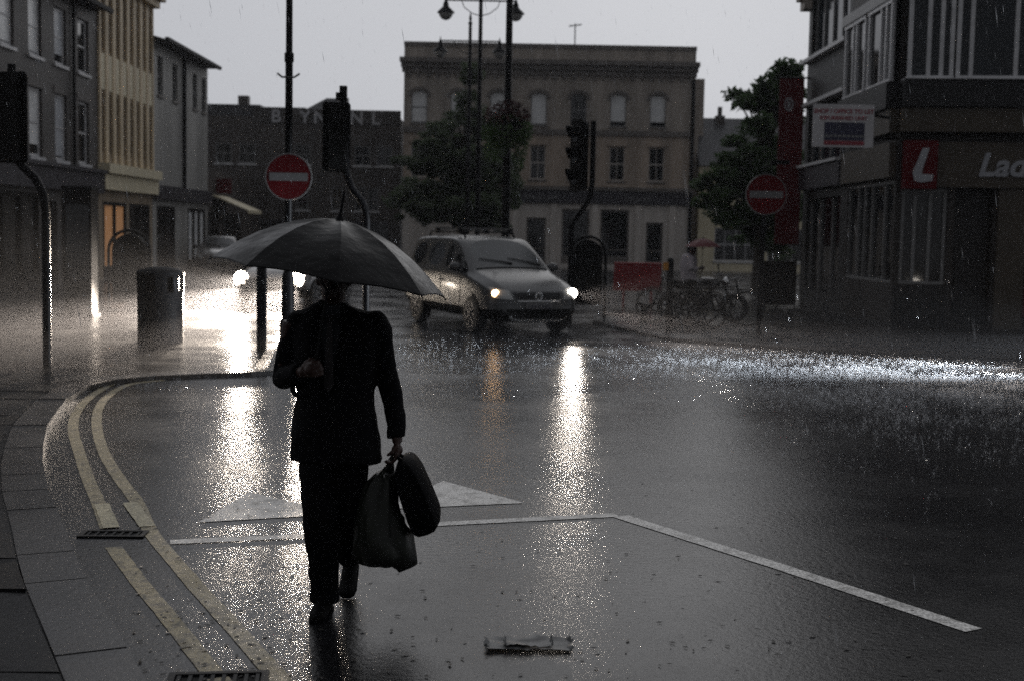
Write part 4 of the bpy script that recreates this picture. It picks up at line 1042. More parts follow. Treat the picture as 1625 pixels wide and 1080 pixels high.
mb = MB(); mb.tube([(.05, -.16, .3), (-.3, -.18, .26), (-.8, -.18, .38)], [.03, .04, .05], 8); mb.build('exhaust', M['chrome'], t, smooth=60)
for s in (-1, 1):
    mb = MB(); mb.tube([(.36, s * .22, 1.04), (.34, s * .3, 1.2)], .008, 5); mb.ball((.34, s * .32, 1.22), (.015, .06, .04)); mb.build('mirror', M['black'], t, smooth=60)

# ------------------------------------------------------------------ cars
MPV = dict(  # x from the nose back, half widths and heights of each cross section
    st=[(0.02, .60, .60, .24, .60, .66, .42, .70, .72), (-.12, .80, .76, .22, .68, .72, .60, .78, .80), (-.42, .88, .84, .22, .80, .85, .66, .93, .96), (-.85, .90, .86, .22, .90, .95, .70, 1.03, 1.07),
        (-1.12, .905, .87, .22, .95, 1.0, .74, 1.08, 1.13), (-1.2, .905, .875, .22, .955, 1.01, .78, 1.11, 1.18), (-1.95, .905, .88, .22, .98, 1.04, .69, 1.60, 1.66), (-2.08, .905, .88, .22, .98, 1.04, .69, 1.635, 1.69), (-2.38, .905, .88, .22, .99, 1.05, .69, 1.665, 1.72), (-2.48, .905, .88, .22, .99, 1.05, .69, 1.67, 1.725),
        (-3.35, .905, .88, .22, 1.0, 1.06, .69, 1.675, 1.735), (-3.45, .905, .88, .22, 1.0, 1.06, .69, 1.675, 1.735), (-4.2, .90, .87, .24, 1.0, 1.06, .69, 1.65, 1.70), (-4.38, .89, .86, .26, 1.0, 1.06, .68, 1.60, 1.65), (-4.55, .87, .84, .3, 1.0, 1.06, .66, 1.2, 1.25), (-4.62, .84, .80, .32, .9, .95, .7, 1.0, 1.03)],
    wsc=(5, 6), glass=[(5, 6), (7, 8), (9, 10), (11, 12)], wheels=(-.92, -3.76), wr=.335, len=4.62, roof=1.735, hl=(.60, .82, .52, .80), gr=.46, lamp_z=.72)
HATCH = dict(
    st=[(0.02, .58, .58, .22, .52, .58, .42, .62, .64), (-.12, .76, .72, .20, .60, .66, .58, .70, .72), (-.42, .83, .79, .20, .72, .77, .62, .82, .85), (-.85, .85, .81, .20, .80, .84, .66, .90, .93),
        (-1.05, .85, .82, .20, .84, .88, .70, .94, .98), (-1.12, .85, .82, .20, .85, .89, .72, .97, 1.02), (-1.85, .85, .82, .20, .88, .92, .56, 1.36, 1.41), (-1.97, .85, .82, .20, .88, .92, .56, 1.38, 1.43), (-2.3, .85, .82, .20, .89, .93, .56, 1.40, 1.45), (-2.4, .85, .82, .20, .89, .93, .56, 1.40, 1.45),
        (-3.1, .85, .82, .20, .9, .94, .55, 1.38, 1.44), (-3.2, .85, .82, .20, .9, .94, .55, 1.37, 1.43), (-3.6, .84, .8, .22, .9, .94, .52, 1.3, 1.36), (-3.75, .83, .79, .24, .9, .94, .52, 1.2, 1.26), (-3.9, .82, .78, .28, .9, .94, .6, 1.0, 1.05), (-3.96, .8, .75, .3, .8, .84, .62, .9, .92)],
    wsc=(5, 6), glass=[(5, 6), (7, 8), (9, 10)], wheels=(-.8, -3.25), wr=.30, len=3.96, roof=1.45, hl=(.50, .72, .56, .74), gr=.34, lamp_z=.64)
def make_car(name, label, cat, spec, paint, group=None):
    t = thing(name, label, cat, (0, 0, 0), group=group, local=True)
    mb = MB(); K = 11; ring = []
    for (x, w_, wb_, zb, zm, zbelt, wt, ze, zc) in spec['st']:
        eg = lambda f: (wb_ + (wt - wb_) * f, zbelt + (ze - zbelt) * f)
        h = [(0, zb), (w_ * .93, zb), (w_, zb + .23), (w_, zb + .23 + (zm - zb - .23) * .6), (wb_ + (w_ - wb_) * .5, zm), (wb_, zbelt), eg(.10), eg(.88), (wt, ze), (wt * .9, ze + (zc - ze) * .45), (0, zc)]
        full = [(y, z) for y, z in h] + [(-y, z) for y, z in reversed(h[1:-1])]
        ring.append([Vector((x, y, z)) for y, z in full])
    n = len(ring[0]); vs_ = [p for r_ in ring for p in r_]; fs, ms = [], []
    for i in range(len(ring) - 1):
        for j in range(n):
            k = (j + 1) % n; fs.append((i * n + j, i * n + k, (i + 1) * n + k, (i + 1) * n + j))
            jj = j if j < 10 else n - 1 - j     # mirrored strip number
            m_ = 0
            if (i, i + 1) == spec['wsc'] and jj == 9: m_ = 1
            elif jj == 6 and (i, i + 1) in spec['glass']: m_ = 2
            elif jj == 9 and i == len(ring) - 3: m_ = 3
            elif jj in (0, 1): m_ = 4
            ms.append(m_)
    fs += [tuple(range(n)), tuple(range((len(ring) - 1) * n, len(ring) * n))]; ms += [0, 0]
    me = bpy.data.meshes.new('hull'); me.from_pydata(vs_, [], fs)
    for p, m_ in zip(me.polygons, ms): p.material_index = m_
    for k in range(5): me.materials.append(M['black'])
    bm = bmesh.new(); bm.from_mesh(me); bmesh.ops.recalc_face_normals(bm, faces=bm.faces)
    cr = bm.edges.layers.float.new('crease_edge')
    for e in bm.edges:
        if len({f.material_index for f in e.link_faces}) > 1: e[cr] = 1.0
    bm.to_mesh(me); bm.free()
    ev = evaluated(me, [('SUBSURF', dict(levels=2, render_levels=2))])
    bm = bmesh.new(); bm.from_mesh(ev); tree_ = BVHTree.FromBMesh(bm)
    def piece(ids, nm, m_, offs=0.0, sub=None):
        q = MB(); remap = {}
        for f in bm.faces:
            if f.material_index in ids and (sub is None or sub(f)):
                idx = []
                for v in f.verts:
                    if v.index not in remap: remap[v.index] = len(q.v); q.v.append(v.co + v.normal * offs)
                    idx.append(remap[v.index])
                q.f.append(idx)
        if q.f: return q.build(nm, m_, t, smooth=35, fix=False)
    bm.verts.ensure_lookup_table()
    body = piece({0}, 'body', paint)
    piece({4}, 'sill_skirt', M['plastic'])
    piece({1}, 'windscreen', M['carglass'])
    for s in (-1, 1):
        for i, (a, b_) in enumerate(spec['glass']):
            xa, xb = spec['st'][a][0] + .06, spec['st'][b_][0] - .06
            piece({2}, 'side_window', M['glass'], sub=lambda f: f.calc_center_median().y * s > 0 and xb < f.calc_center_median().x < xa)
    piece({3}, 'rear_window', M['glass'])
    def nose(y, z):                        # where the front surface is
        h = tree_.ray_cast(Vector((1.5, y, z)), Vector((-1, 0, 0)))[0]
        return h.x if h else -.1
    def top(x, y):
        h = tree_.ray_cast(Vector((x, y, 3)), Vector((0, 0, -1)))[0]
        return h.z if h else 1
    def side(x, z, s):
        h = tree_.ray_cast(Vector((x, 3 * s, z)), Vector((0, -s, 0)))[0]
        return h.y if h else .85 * s
    def patch(nm, f, nu, nv, m_, parent=t, off=.012):
        q = MB(); P = [[f(i / nu, j / nv) for j in range(nv + 1)] for i in range(nu + 1)]
        fr = [[Vector((nose(y, z) + off, y, z)) for y, z in r_] for r_ in P]; bk = [[p - Vector((off + .03, 0, 0)) for p in r_] for r_ in fr]
        for i in range(nu):
            for j in range(nv): q.quad(fr[i][j], fr[i + 1][j], fr[i + 1][j + 1], fr[i][j + 1])
        edge = [(i, 0) for i in range(nu)] + [(nu, j) for j in range(nv)] + [(i, nv) for i in range(nu, 0, -1)] + [(0, j) for j in range(nv, 0, -1)]
        for (a, b_), (c_, d) in zip(edge, edge[1:] + edge[:1]): q.quad(fr[a][b_], fr[c_][d], bk[c_][d], bk[a][b_])
        return q.build(nm, m_, parent, smooth=50)
    lz = spec['lamp_z']; gw = spec['gr']; hw0, hw1 = spec['hl'][2], spec['hl'][3]
    lamps = {}
    for s in (-1, 1):
        o = patch('headlight', lambda u, v: (s * (hw0 - .04 * (1 - v) + (hw1 - hw0) * u), lz - .085 + .02 * u + v * (.15 + .035 * u)), 8, 4, M['lens'])
        lamps[s] = (o, hw0, hw1)
    gr = patch('grille', lambda u, v: ((u * 2 - 1) * (gw - .07 + .07 * v), lz - .1 + v * .14), 10, 3, M['blackmatt'], off=.008)
    for k in range(4):
        patch('grille_bar', lambda u, v: ((u * 2 - 1) * (gw - .06 + .02 * k), lz - .085 + k * .035 + v * .01), 10, 1, M['rim'], parent=gr, off=.016)
    patch('grille_trim', lambda u, v: ((u * 2 - 1) * (gw - .06), lz - .118 + v * .016), 10, 1, M['chrome'], parent=gr, off=.02)
    bz = spec['st'][0][3]
    patch('bumper_intake', lambda u, v: ((u * 2 - 1) * .70, bz + .06 + v * .17), 12, 3, M['blackmatt'], off=.010)
    pl = patch('number_plate', lambda u, v: ((u * 2 - 1) * .25, bz + .235 + v * .105), 3, 1, M['signwhite'], off=.03)
    # wheels
    for wx in spec['wheels']:
        for s in (-1, 1):
            r_ = spec['wr']; yo = abs(side(wx, .42, s)); 
            mb = MB(); mb.lathe([(r_ + .065, -.004), (r_ + .05, .008), (.02, .008)], (0, 0, 0), 30, 'Y'); mb.v = [Vector((p.x + wx, s * (yo + p.y - .002), max(p.z + r_, .2))) for p in mb.v]
            mb.build('wheel_arch', M['blackmatt'], t)
            mb = MB(); mb.lathe([(r_ * .66, -.2), (r_ * .95, -.2), (r_, -.17), (r_, -.03), (r_ * .95, .012), (r_ * .68, .02)], (0, 0, 0), 30, 'Y', cap=False); mb.v = [Vector((p.x + wx, s * (yo + p.y), p.z + r_)) for p in mb.v]
            wh = mb.build('wheel', M['tyre'], t, smooth=40)
            mb = MB(); mb.lathe([(r_ * .7, .0), (r_ * .7, .02), (r_ * .62, .02), (r_ * .6, -.03), (.02, -.03)], (0, 0, 0), 30, 'Y', cap=False)
            for k in range(7):
                a = k * 2 * math.pi / 7; mb.box((r_ * .36 * math.cos(a), .01, r_ * .36 * math.sin(a)), (r_ * .56, .02, .05), Matrix.Rotation(-a, 3, 'Y'))
            mb.lathe([(.06, 0), (.06, .03), (.01, .035)], (0, 0, 0), 14, 'Y')
            mb.v = [Vector((p.x + wx, s * (yo + p.y), p.z + r_)) for p in mb.v]; mb.build('rim', M['rim'], wh, smooth=40)
    # mirrors, wipers, handles
    i0, i1 = spec['wsc']; sx = spec['st'][i0][0]; zb = spec['st'][i0][5]
    for s in (-1, 1):
        mb = MB(); y0 = abs(side(sx - .28, zb + .1, s)); mb.ball((sx - .30, s * (y0 + .14), zb + .14), (.075, .12, .085)); mb.tube([(sx - .3, s * (y0 - .02), zb + .04), (sx - .3, s * (y0 + .1), zb + .1)], [.05, .03], 8); mb.build('mirror', paint, t, smooth=60)
        for hx in (spec['st'][9][0] + .12, spec['st'][11][0] + .2):
            mb = MB(); yy = abs(side(hx, zb - .12, s)); mb.tube([(hx + .1, s * (yy + .012), zb - .12), (hx, s * (yy + .03), zb - .115), (hx - .1, s * (yy + .012), zb - .12)], .016, 6); mb.build('door_handle', paint, t)
        for hx in (spec['st'][7][0] + .65, spec['st'][9][0] + .05, spec['st'][11][0] + .02):
            mb = MB(); pts = [(hx, side(hx, z, s) + s * .001, z) for z in (.4, .55, .7, .85, zb - .03)]; mb.tube(pts, .006, 4); mb.build('door_seam', M['blackmatt'], t)
    for y0, y1, rise in ((.62, .02, .10), (.05, -.55, .10)):
        mb = MB(); P = []
        for k in range(6):
            f = k / 5; xx = sx - .06 - rise * f * 1.5; yy = y0 + (y1 - y0) * f; P.append((xx, yy, top(xx, yy) + .02))
        mb.tube(P, [.016, .014, .012, .01, .01, .008], 6); mb.build('wiper', M['blackmatt'], t)
    mb = MB(); P = [(sx + .03, y / 10, top(sx + .03, y / 10) + .004) for y in range(-7, 8)]; mb.tube(P, .02, 6, flat=.5); mb.build('scuttle', M['blackmatt'], t)
    t_ = dict(root=t, nose=nose, top=top, lamps=lamps, plate=pl, grille=gr, side=side, bm=bm)
    return t_
def add_beam(car, y, z, x, energy, size=R(60), pitch=-3.0, color=(1, .93, .84), parent=None, blend=.8, yaw=0):
    ld = bpy.data.lights.new('beam', 'SPOT'); ld.energy = energy; ld.spot_size = size; ld.spot_blend = blend; ld.shadow_soft_size = .06; ld.color = color
    o = bpy.data.objects.new('beam', ld); col.objects.link(o); o.parent = car['root']
    o.location = (x, y, z); o.rotation_euler = Vector((math.cos(R(yaw)), math.sin(R(yaw)), math.tan(R(pitch)))).to_track_quat('-Z', 'Y').to_euler(); return o
def lit_lamp(car, s, y, z, r, m, name='headlight_bulb'):
    x = car['nose'](y, z) + .02
    mb = MB(); mb.lathe([(.005, .02), (r * .7, .016), (r, 0), (r, -.03)], (x, y, z), 20, 'X'); mb.build(name, m, car['lamps'][s][0], smooth=60)
    return x

# the silver people carrier
van = make_car('people_carrier', 'silver people carrier with roof bars and one bright headlight, turning across the junction', 'car', MPV, M['silver'])
vr = van['root']; S = 1.07
hd = Vector((math.sin(R(24)), -math.cos(R(24)), 0))
fa = G(819, 527)                                      # between the front wheels
vr.scale = (S, S, S); vr.rotation_euler.z = math.atan2(hd.y, hd.x)
vr.location = fa - hd * (MPV['wheels'][0] * S)
x1 = lit_lamp(van, 1, .72, .735, .085, M['litvan'])   # its left lamp, on the right in view
lit_lamp(van, -1, -.75, .735, .06, M['sidelit'], 'sidelight')
add_beam(van, .72, .735, x1 + .03, 150, R(75), -6, color=(1, .88, .76)); add_beam(van, .72, .735, x1 + .03, 9000, R(44), -5, color=(1, .86, .74), yaw=22)
for s in (-1, 1):                                     # roof rails and cross bars
    mb = MB(); mb.tube([(-2.2, s * .50, van['top'](-2.2, s * .5)), (-2.3, s * .50, 1.79), (-4.0, s * .5, 1.78), (-4.12, s * .5, van['top'](-4.1, s * .5))], .02, 8); mb.build('roof_rail', M['blackmatt'], vr)
for xx in (-2.45, -3.6):
    mb = MB(); mb.box((xx, 0, 1.845), (.075, 1.16, .035)); mb.build('roof_bar', M['steel'], vr)
    for s in (-1, 1):
        mb = MB(); mb.box((xx, s * .52, 1.80), (.11, .07, .10)); mb.build('roof_bar_foot', M['blackmatt'], vr)
gz0 = MPV['lamp_z'] - .03; gx = van['nose'](0, gz0) + .03
mb = MB(); mb.torus((gx, 0, gz0), .062, .008, 24, 6, 'X')
V = lambda y, z: (gx, y, gz0 + z)
for pth in ([(-.03, .052), (0, .008), (.03, .052)], [(-.05, .03), (-.025, -.048), (0, -.004), (.025, -.048), (.05, .03)]): mb.tube([V(*p) for p in pth], .007, 6)
mb.build('badge', M['chrome'], van['grille'])
px_ = van['nose'](0, .52) + .036
for k, ch in enumerate(((0, 1, 2, 3), (0, 3), (1, 2), (0, 2), (1, 3), (0, 1, 3))):       # unreadable plate characters as strokes
    pass
mb = MB(); rs = random.Random(4)
for k in range(7):
    y = -.2 + k * .062 + (.02 if k > 3 else 0); xk = van['nose'](y, .51) + .034
    mb.box((xk, y, .51), (.006, .012, .07)); mb.box((xk, y + .016, .51 + rs.choice((-.03, 0, .03))), (.006, .026, .011))
mb.build('plate_characters', M['navy'], van['plate'])['kind'] = 'stuff'

# the oncoming car with both headlamps blazing
car = make_car('oncoming_car', 'dark hatchback with both headlamps blazing, half hidden behind the umbrella', 'car', HATCH, M['darkcar'], group='small hatchbacks')
cr_ = car['root']; p0, p1 = at(381, 437, 30.5), at(472, 437, 30.5)
cr_.location = ((p0.x + p1.x) / 2, 30.3, 0); cr_.rotation_euler.z = R(-90 - 9)
SC = 1.08; cr_.scale = (SC, SC, SC)
plain = None
# a copy without lights waits by the far shops, and one whose lamps light the road from the right
def clone(loc, rz, label):
    c = copy_tree(cr_); c.location = loc; c.rotation_euler.z = rz; c['label'] = label; return c
parked = clone((at(345, 420, 52).x, 52, 0), R(-80), 'dark unlit hatchback parked by the far shops under the awning')
side_car = clone((9.2, 18.6, 0), R(180), 'dark hatchback in the side road whose lamps light the wet tarmac')
lamp_y = .63
for s in (-1, 1):
    lo = car['lamps'][s][0]; lo.data = lo.data.copy(); lo.data.materials[0] = M['litlens']
for s in (-1, 1):
    x1 = lit_lamp(car, s, s * lamp_y, .66, .155, M['lit'])
    add_beam(car, s * lamp_y, .66, x1 + .03, 46000, R(46), -14, color=(1, .85, .70)); add_beam(car, s * lamp_y, .66, x1 + .03, 800, R(58), -5, color=(1, .87, .74))
sc_ = dict(car); sc_['root'] = side_car
for s in (-1, 1):
    x1 = car['nose'](s * lamp_y, .66)
    mb = MB(); mb.lathe([(.005, .02), (.06, .016), (.09, 0), (.09, -.03)], (x1 + .02, s * lamp_y, .66), 20, 'X')
    o = mb.build('headlight_bulb', M['litvan'], None, smooth=60); o.parent = [c for c in side_car.children if c.name.startswith('headlight')][0 if s < 0 else 1]
    add_beam(sc_, s * lamp_y, .66, x1 + .05, 6000, R(37), -5, color=(.85, .92, 1.0), yaw=-9)

# ------------------------------------------------------------------ the man with the umbrella
def hand(mb, wrist, fwd, side_, curl=1.0, s=1.0, thumb=1):
    """palm, four unequal fingers that bend towards 'side_' and a thumb from the palm's edge"""
    wv, f = Vector(wrist), Vector(fwd).normalized(); c = Vector(side_).normalized(); a = f.cross(c).normalized()
    for k in range(4):                                   # palm rays
        o = (k - 1.5) * .02 * s
        mb.tube([wv + a * o * .6, wv + a * o + f * .085 * s], [.016 * s, .0135 * s], 8)
    mb.ball(wv + f * .045 * s, (.03 * s, .03 * s, .03 * s), 10, 6)
    for k, ln in enumerate((.066, .076, .071, .055)):
        o = (k - 1.5) * .0205 * s; p = wv + a * o + f * .082 * s; pts = [p]; ang = 0
        for seg, fr in ((.45, 1), (.32, 1), (.23, 1)):
            ang += R(42) * curl; p = p + (f * math.cos(ang) + c * math.sin(ang)) * ln * seg * s; pts.append(p)
        mb.tube(pts, [.0098 * s, .0092 * s, .0085 * s, .007 * s], 8)
    b = wv + a * -.034 * s * thumb + f * .025 * s
    mb.tube([wv + f * .01 * s, b, b + f * .03 * s + c * .022 * s - a * .012 * thumb * s, b + f * .045 * s + c * .045 * s], [.014 * s, .013 * s, .011 * s, .009 * s], 8)
mp = G(525, 968)
man = thing('person', 'man in a dark suit walking under a black umbrella with bags in his hand', 'person', mp, local=True)
A = dict(shL=(-.20, .0, 1.445), elL=(-.246, .03, 1.175), wrL=(-.11, -.235, 1.225), shR=(.212, 0, 1.445), elR=(.285, .04, 1.14), wrR=(.322, -.01, .885))
HL = Vector((-.055, -.285, 1.25)); HR = Vector((.325, -.015, .80))
mb = MB()
mb.ball((.004, -.02, 1.675), (.074, .094, .105), 18, 14); mb.ball((.004, -.045, 1.615), (.055, .065, .07), 14, 10)   # skull, jaw
mb.ball((.004, -.108, 1.58), (.022, .018, .018)); mb.tube([(.004, -.112, 1.69), (.004, -.133, 1.648), (.004, -.115, 1.638)], [.009, .014, .011], 8)
for s in (-1, 1):
    mb.ball((.004 + s * .077, -.008, 1.655), (.012, .022, .034)); mb.ball((.004 + s * .032, -.098, 1.683), (.014, .01, .009)); mb.tube([(.004 + s * .012, -.112, 1.703), (.004 + s * .05, -.098, 1.704)], .008, 6)
mb.tube([(.004 - .022, -.112, 1.607), (.004, -.117, 1.609), (.004 + .022, -.112, 1.607)], .007, 6)
mb.tube([(0, .01, 1.45), (0, -.005, 1.53), (.003, -.015, 1.62)], [.07, .056, .055], 14)
mb.rings([[Vector((hx * math.cos(a), hy * math.sin(a), z)) for a in [k * math.pi / 9 for k in range(18)]] for z, hx, hy in ((.88, .15, .11), (1.0, .15, .105), (1.15, .155, .105), (1.3, .175, .115), (1.42, .17, .10), (1.48, .09, .07))])
for a, e, wr in (('shL', 'elL', 'wrL'), ('shR', 'elR', 'wrR')): mb.tube([A[a], A[e], A[wr]], [.05, .042, .028], 10)
LEGS = (((-.085, 0, .93), (-.055, -.085, .50), (-.035, -.02, .09)), ((.09, 0, .93), (.068, .02, .50), (.05, .40, .17)))
for h_, k_, an in LEGS: mb.tube([h_, k_, an], [.085, .055, .038], 10)
mb.tube([A['wrL'], Vector(A['wrL']).lerp(HL, .3)], .028, 10); mb.tube([A['wrR'], (.325, -.015, .86)], .027, 10)
hand(mb, Vector((-.10, -.25, 1.235)), (.6, -.55, .12), (.2, .75, .1), 1.15, thumb=-1)
hand(mb, Vector((.324, -.012, .868)), (0, -.05, -1), (-1, 0, -.0), 1.0)
fuse(mb, 'body', M['skin'], man, .0055, 3)
mb = MB(); mb.ball((.004, -.008, 1.70), (.081, .098, .092), 18, 14); mb.ball((.004, .03, 1.66), (.078, .075, .09), 14, 10)
for v in mb.v:
    if v.y < -.085 and v.z < 1.735: v.y = -.085
fuse(mb, 'hair', M['hair'], man, .008, 3)
def ell(cx, cy, z, hx, hy, n=28, sq=2.4):
    out = []
    for k in range(n):
        a = 2 * math.pi * k / n; c, s = math.cos(a), math.sin(a)
        out.append(Vector((cx + hx * math.copysign(abs(c) ** (2 / sq), c), cy + hy * math.copysign(abs(s) ** (2 / sq), s), z)))
    return out
def wrinkle(me_o, amp, fr, seed=0):
    me = me_o.data
    for v in me.vertices: v.co += v.normal * amp * noise.fractal(v.co * fr + Vector((seed, 0, 0)), 1.0, 2.0, 3)
mb = MB()
mb.rings([ell(.018, 0, .765, .230, .165), ell(.018, 0, .80, .228, .165), ell(.018, 0, .95, .212, .155), ell(.014, 0, 1.08, .195, .145), ell(.012, .0, 1.22, .200, .14), ell(.012, .005, 1.34, .212, .135), ell(.014, .008, 1.42, .218, .118), ell(.013, .008, 1.45, .212, .10), ell(.012, .008, 1.488, .185, .085), ell(.006, .008, 1.515, .13, .072), ell(.004, .004, 1.535, .082, .07), ell(.004, 0, 1.55, .07, .06)])
mb.tube([(-.165, .005, 1.468), (-.203, .01, 1.40), (-.237, .035, 1.25), (-.247, .03, 1.165), (-.20, -.10, 1.185), (-.125, -.215, 1.22)], [.052, .060, .060, .062, .055, .047], 14)
mb.ball((-.175, .005, 1.458), (.055, .07, .045)); mb.ball((.20, .005, 1.458), (.055, .07, .045))
mb.tube([(.192, .005, 1.468), (.226, .01, 1.40), (.268, .035, 1.2), (.280, .035, 1.12), (.308, .01, .98), (.32, -.008, .885)], [.052, .060, .058, .056, .050, .046], 14)
jk = fuse(mb, 'jacket', M['suit'], man, .009, 4); wrinkle(jk, .016, 6)
for s in (-1, 1):
    mb = MB(); mb.prism([(.008 + s * .012, -.165, 1.08), (.008 + s * .10, -.150, 1.36), (.008 + s * .115, -.135, 1.40), (.008 + s * .085, -.12, 1.45), (.008 + s * .055, -.095, 1.52), (.008 + s * .04, -.12, 1.47)], (0, -.012, 0)); mb.build('lapel', M['suit'], jk)
mb = MB(); mb.prism([(.006, -.158, 1.10), (.055, -.142, 1.42), (.045, -.085, 1.535), (-.035, -.085, 1.535), (-.043, -.142, 1.42)], (0, -.008, 0)); mb.build('shirt', M['shirt'], man)
mb = MB(); mb.prism([(.006, -.175, 1.12), (.03, -.17, 1.16), (.018, -.155, 1.45), (.026, -.13, 1.49), (-.014, -.13, 1.49), (-.006, -.155, 1.45), (-.018, -.17, 1.16)], (0, -.008, 0)); mb.build('tie', M['tie'], man)
for z in (1.03, .93):
    mb = MB(); mb.lathe([(.001, 0), (.011, 0), (.009, -.006)], (.03, -.163, z), 10, 'Y'); mb.build('button', M['plastic'], jk)
mb = MB()
mb.rings([ell(.01, 0, z, hx, hy) for z, hx, hy in ((.74, .165, .13), (.85, .185, .14), (.98, .17, .125))])
mb.tube([(-.065, 0, .88), (-.058, -.05, .72), (-.042, -.095, .50), (-.038, -.06, .30), (-.028, -.02, .12), (-.027, -.02, .055)], [.112, .100, .083, .078, .073, .075], 16)
mb.tube([(.09, 0, .88), (.088, .005, .72), (.078, .03, .50), (.058, .17, .36), (.045, .33, .22), (.042, .37, .17)], [.105, .094, .076, .07, .064, .064], 16)
tr = fuse(mb, 'trousers', M['trouser'], man, .009, 3); wrinkle(tr, .014, 6, 3)
def shoe(ank, toe, lift):
    a, tt = Vector(ank), Vector(toe); d = (tt - a); d.z = 0; d.normalize(); sd = Vector((-d.y, d.x, 0)); mb = MB()
    prof = [(-.075, .03, .035), (-.05, .04, .045), (0, .042, .05), (.07, .044, .036), (.13, .047, .027), (.18, .038, .022), (.205, .018, .016)]
    rs = []
    for i, (u, hw, hh) in enumerate(prof):
        f = (u + .075) / .28; base = a + d * u; zb = lift * (1 - f) ** 1.2
        rs.append([Vector((base.x, base.y, 0)) + sd * hw * math.cos(2 * math.pi * k / 14) + Vector((0, 0, zb + hh + max(-hh, hh * math.sin(2 * math.pi * k / 14) * (1 if math.sin(2 * math.pi * k / 14) > -.55 else 1)))) for k in range(14)])
    mb.rings(rs); mb.tube([Vector((a.x, a.y, zb + .06)) + Vector((0, 0, lift)), Vector((a.x, a.y, lift + .14))], [.04, .042], 12)
    o = fuse(mb, 'shoe', M['shoe'], man, .007, 2)
    mb = MB(); pts = [(u, hw) for u, hw, _ in prof]
    L_ = [Vector((a.x, a.y, 0)) + d * u + sd * hw + Vector((0, 0, lift * (1 - (u + .075) / .28) ** 1.2 + .001)) for u, hw in pts]; R_ = [Vector((a.x, a.y, 0)) + d * u - sd * hw + Vector((0, 0, lift * (1 - (u + .075) / .28) ** 1.2 + .001)) for u, hw in reversed(pts)]
    mb.prism(L_ + R_, (0, 0, .012)); mb.build('sole', M['leather'], o)
shoe((-.030, -.02, 0), (-.045, -.25, 0), 0.0)
shoe((.046, .42, 0), (.05, .20, 0), .11)

# ------------------------------------------------------------------ umbrella
def umbrella(name, label, root, hand_p, apex, radius, depth, cloth, metal, ferrule=.13, panels=8, handle=True, phase=.2, sub=6):
    t = thing(name, label, 'umbrella', root, local=True)
    hp, ap = Vector(hand_p), Vector(apex); ax = (ap - hp).normalized(); e1 = ax.cross(Vector((0, 1, 0))).normalized(); e2 = ax.cross(e1).normalized()
    def P(r, a):
        f = r / radius; z = -depth * (f ** 2.1 * .86 + f * .14)
        return ap + ax * z + (e1 * math.cos(a) + e2 * math.sin(a)) * r
    for k in range(panels):
        a0, a1 = phase + 2 * math.pi * k / panels, phase + 2 * math.pi * (k + 1) / panels
        mb = MB(); g = []
        for i in range(sub + 1):
            f = i / sub; row = []
            for j in range(sub + 1):
                u = j / sub; a = a0 + (a1 - a0) * u; sag = math.sin(math.pi * u)
                r = radius * f * (1 - .055 * sag * f); p = P(r, a) - ax * (.035 * sag * f * (1.15 - f) * 2 + 0.0) * (radius / .56)
                # straight chord between the ribs, as stretched cloth lies
                c = (P(radius * f, a0) * (1 - u) + P(radius * f, a1) * u); p = p.lerp(c, .35 * f)
                row.append(p)
            g.append(row)
        for i in range(sub):
            for j in range(sub):
                q = [g[i][j], g[i + 1][j], g[i + 1][j + 1], g[i][j + 1]]
                mb.quad(*q); mb.quad(*[p - ax * .0022 for p in reversed(q)])
        for j in range(sub): mb.quad(g[sub][j], g[sub][j + 1], g[sub][j + 1] - ax * .006, g[sub][j] - ax * .006)
        bmm = mb.mesh('canopy_panel', fix=False); bb = bmesh.new(); bb.from_mesh(bmm); bmesh.ops.remove_doubles(bb, verts=bb.verts, dist=.0004); bb.to_mesh(bmm); bb.free()
        for p in bmm.polygons: p.use_smooth = True
        bmm.set_sharp_from_angle(angle=R(60))
        bmm.materials.append(cloth); link(bpy.data.objects.new('canopy_panel', bmm), t)
        mb = MB(); mb.tube([P(radius * f, a0) - ax * .006 for f in (.03, .25, .5, .75, .9, 1.0, 1.02)], .0035, 5); rb = mb.build('rib', metal, t)
        mb = MB(); mb.tube([ap - ax * (depth * 1.25), P(radius * .5, a0) - ax * .008], .003, 5); mb.build('strut', metal, rb)
    mb = MB(); mb.tube([hp, ap], .006, 10); mb.build('shaft', metal, t)
    mb = MB(); mb.tube([ap - ax * .01, ap + ax * .012, ap + ax * .03, ap + ax * ferrule], [.03, .016, .008, .006], 10); mb.build('ferrule', metal, t)
    mb = MB(); mb.tube([ap - ax * (depth * 1.32), ap - ax * (depth * 1.2)], .014, 10); mb.build('runner', metal, t)
    if handle:
        mb = MB(); q = hp; pts = [q + ax * .06, q, q - ax * .07]
        for k in range(1, 8):
            an = math.pi * k / 7; pts.append(q - ax * (.07 + .045 * math.sin(an)) + e1 * .045 * (1 - math.cos(an)))
        mb.tube(pts, .012, 10); mb.build('handle', M['leather'], t, smooth=60)
    return t
umbrella('umbrella', 'large black umbrella held over the man in the dark suit', mp, HL + Vector((.005, 0, -.03)), (.064, -.262, 1.95), .55, .275, M['nylon'], M['black'])

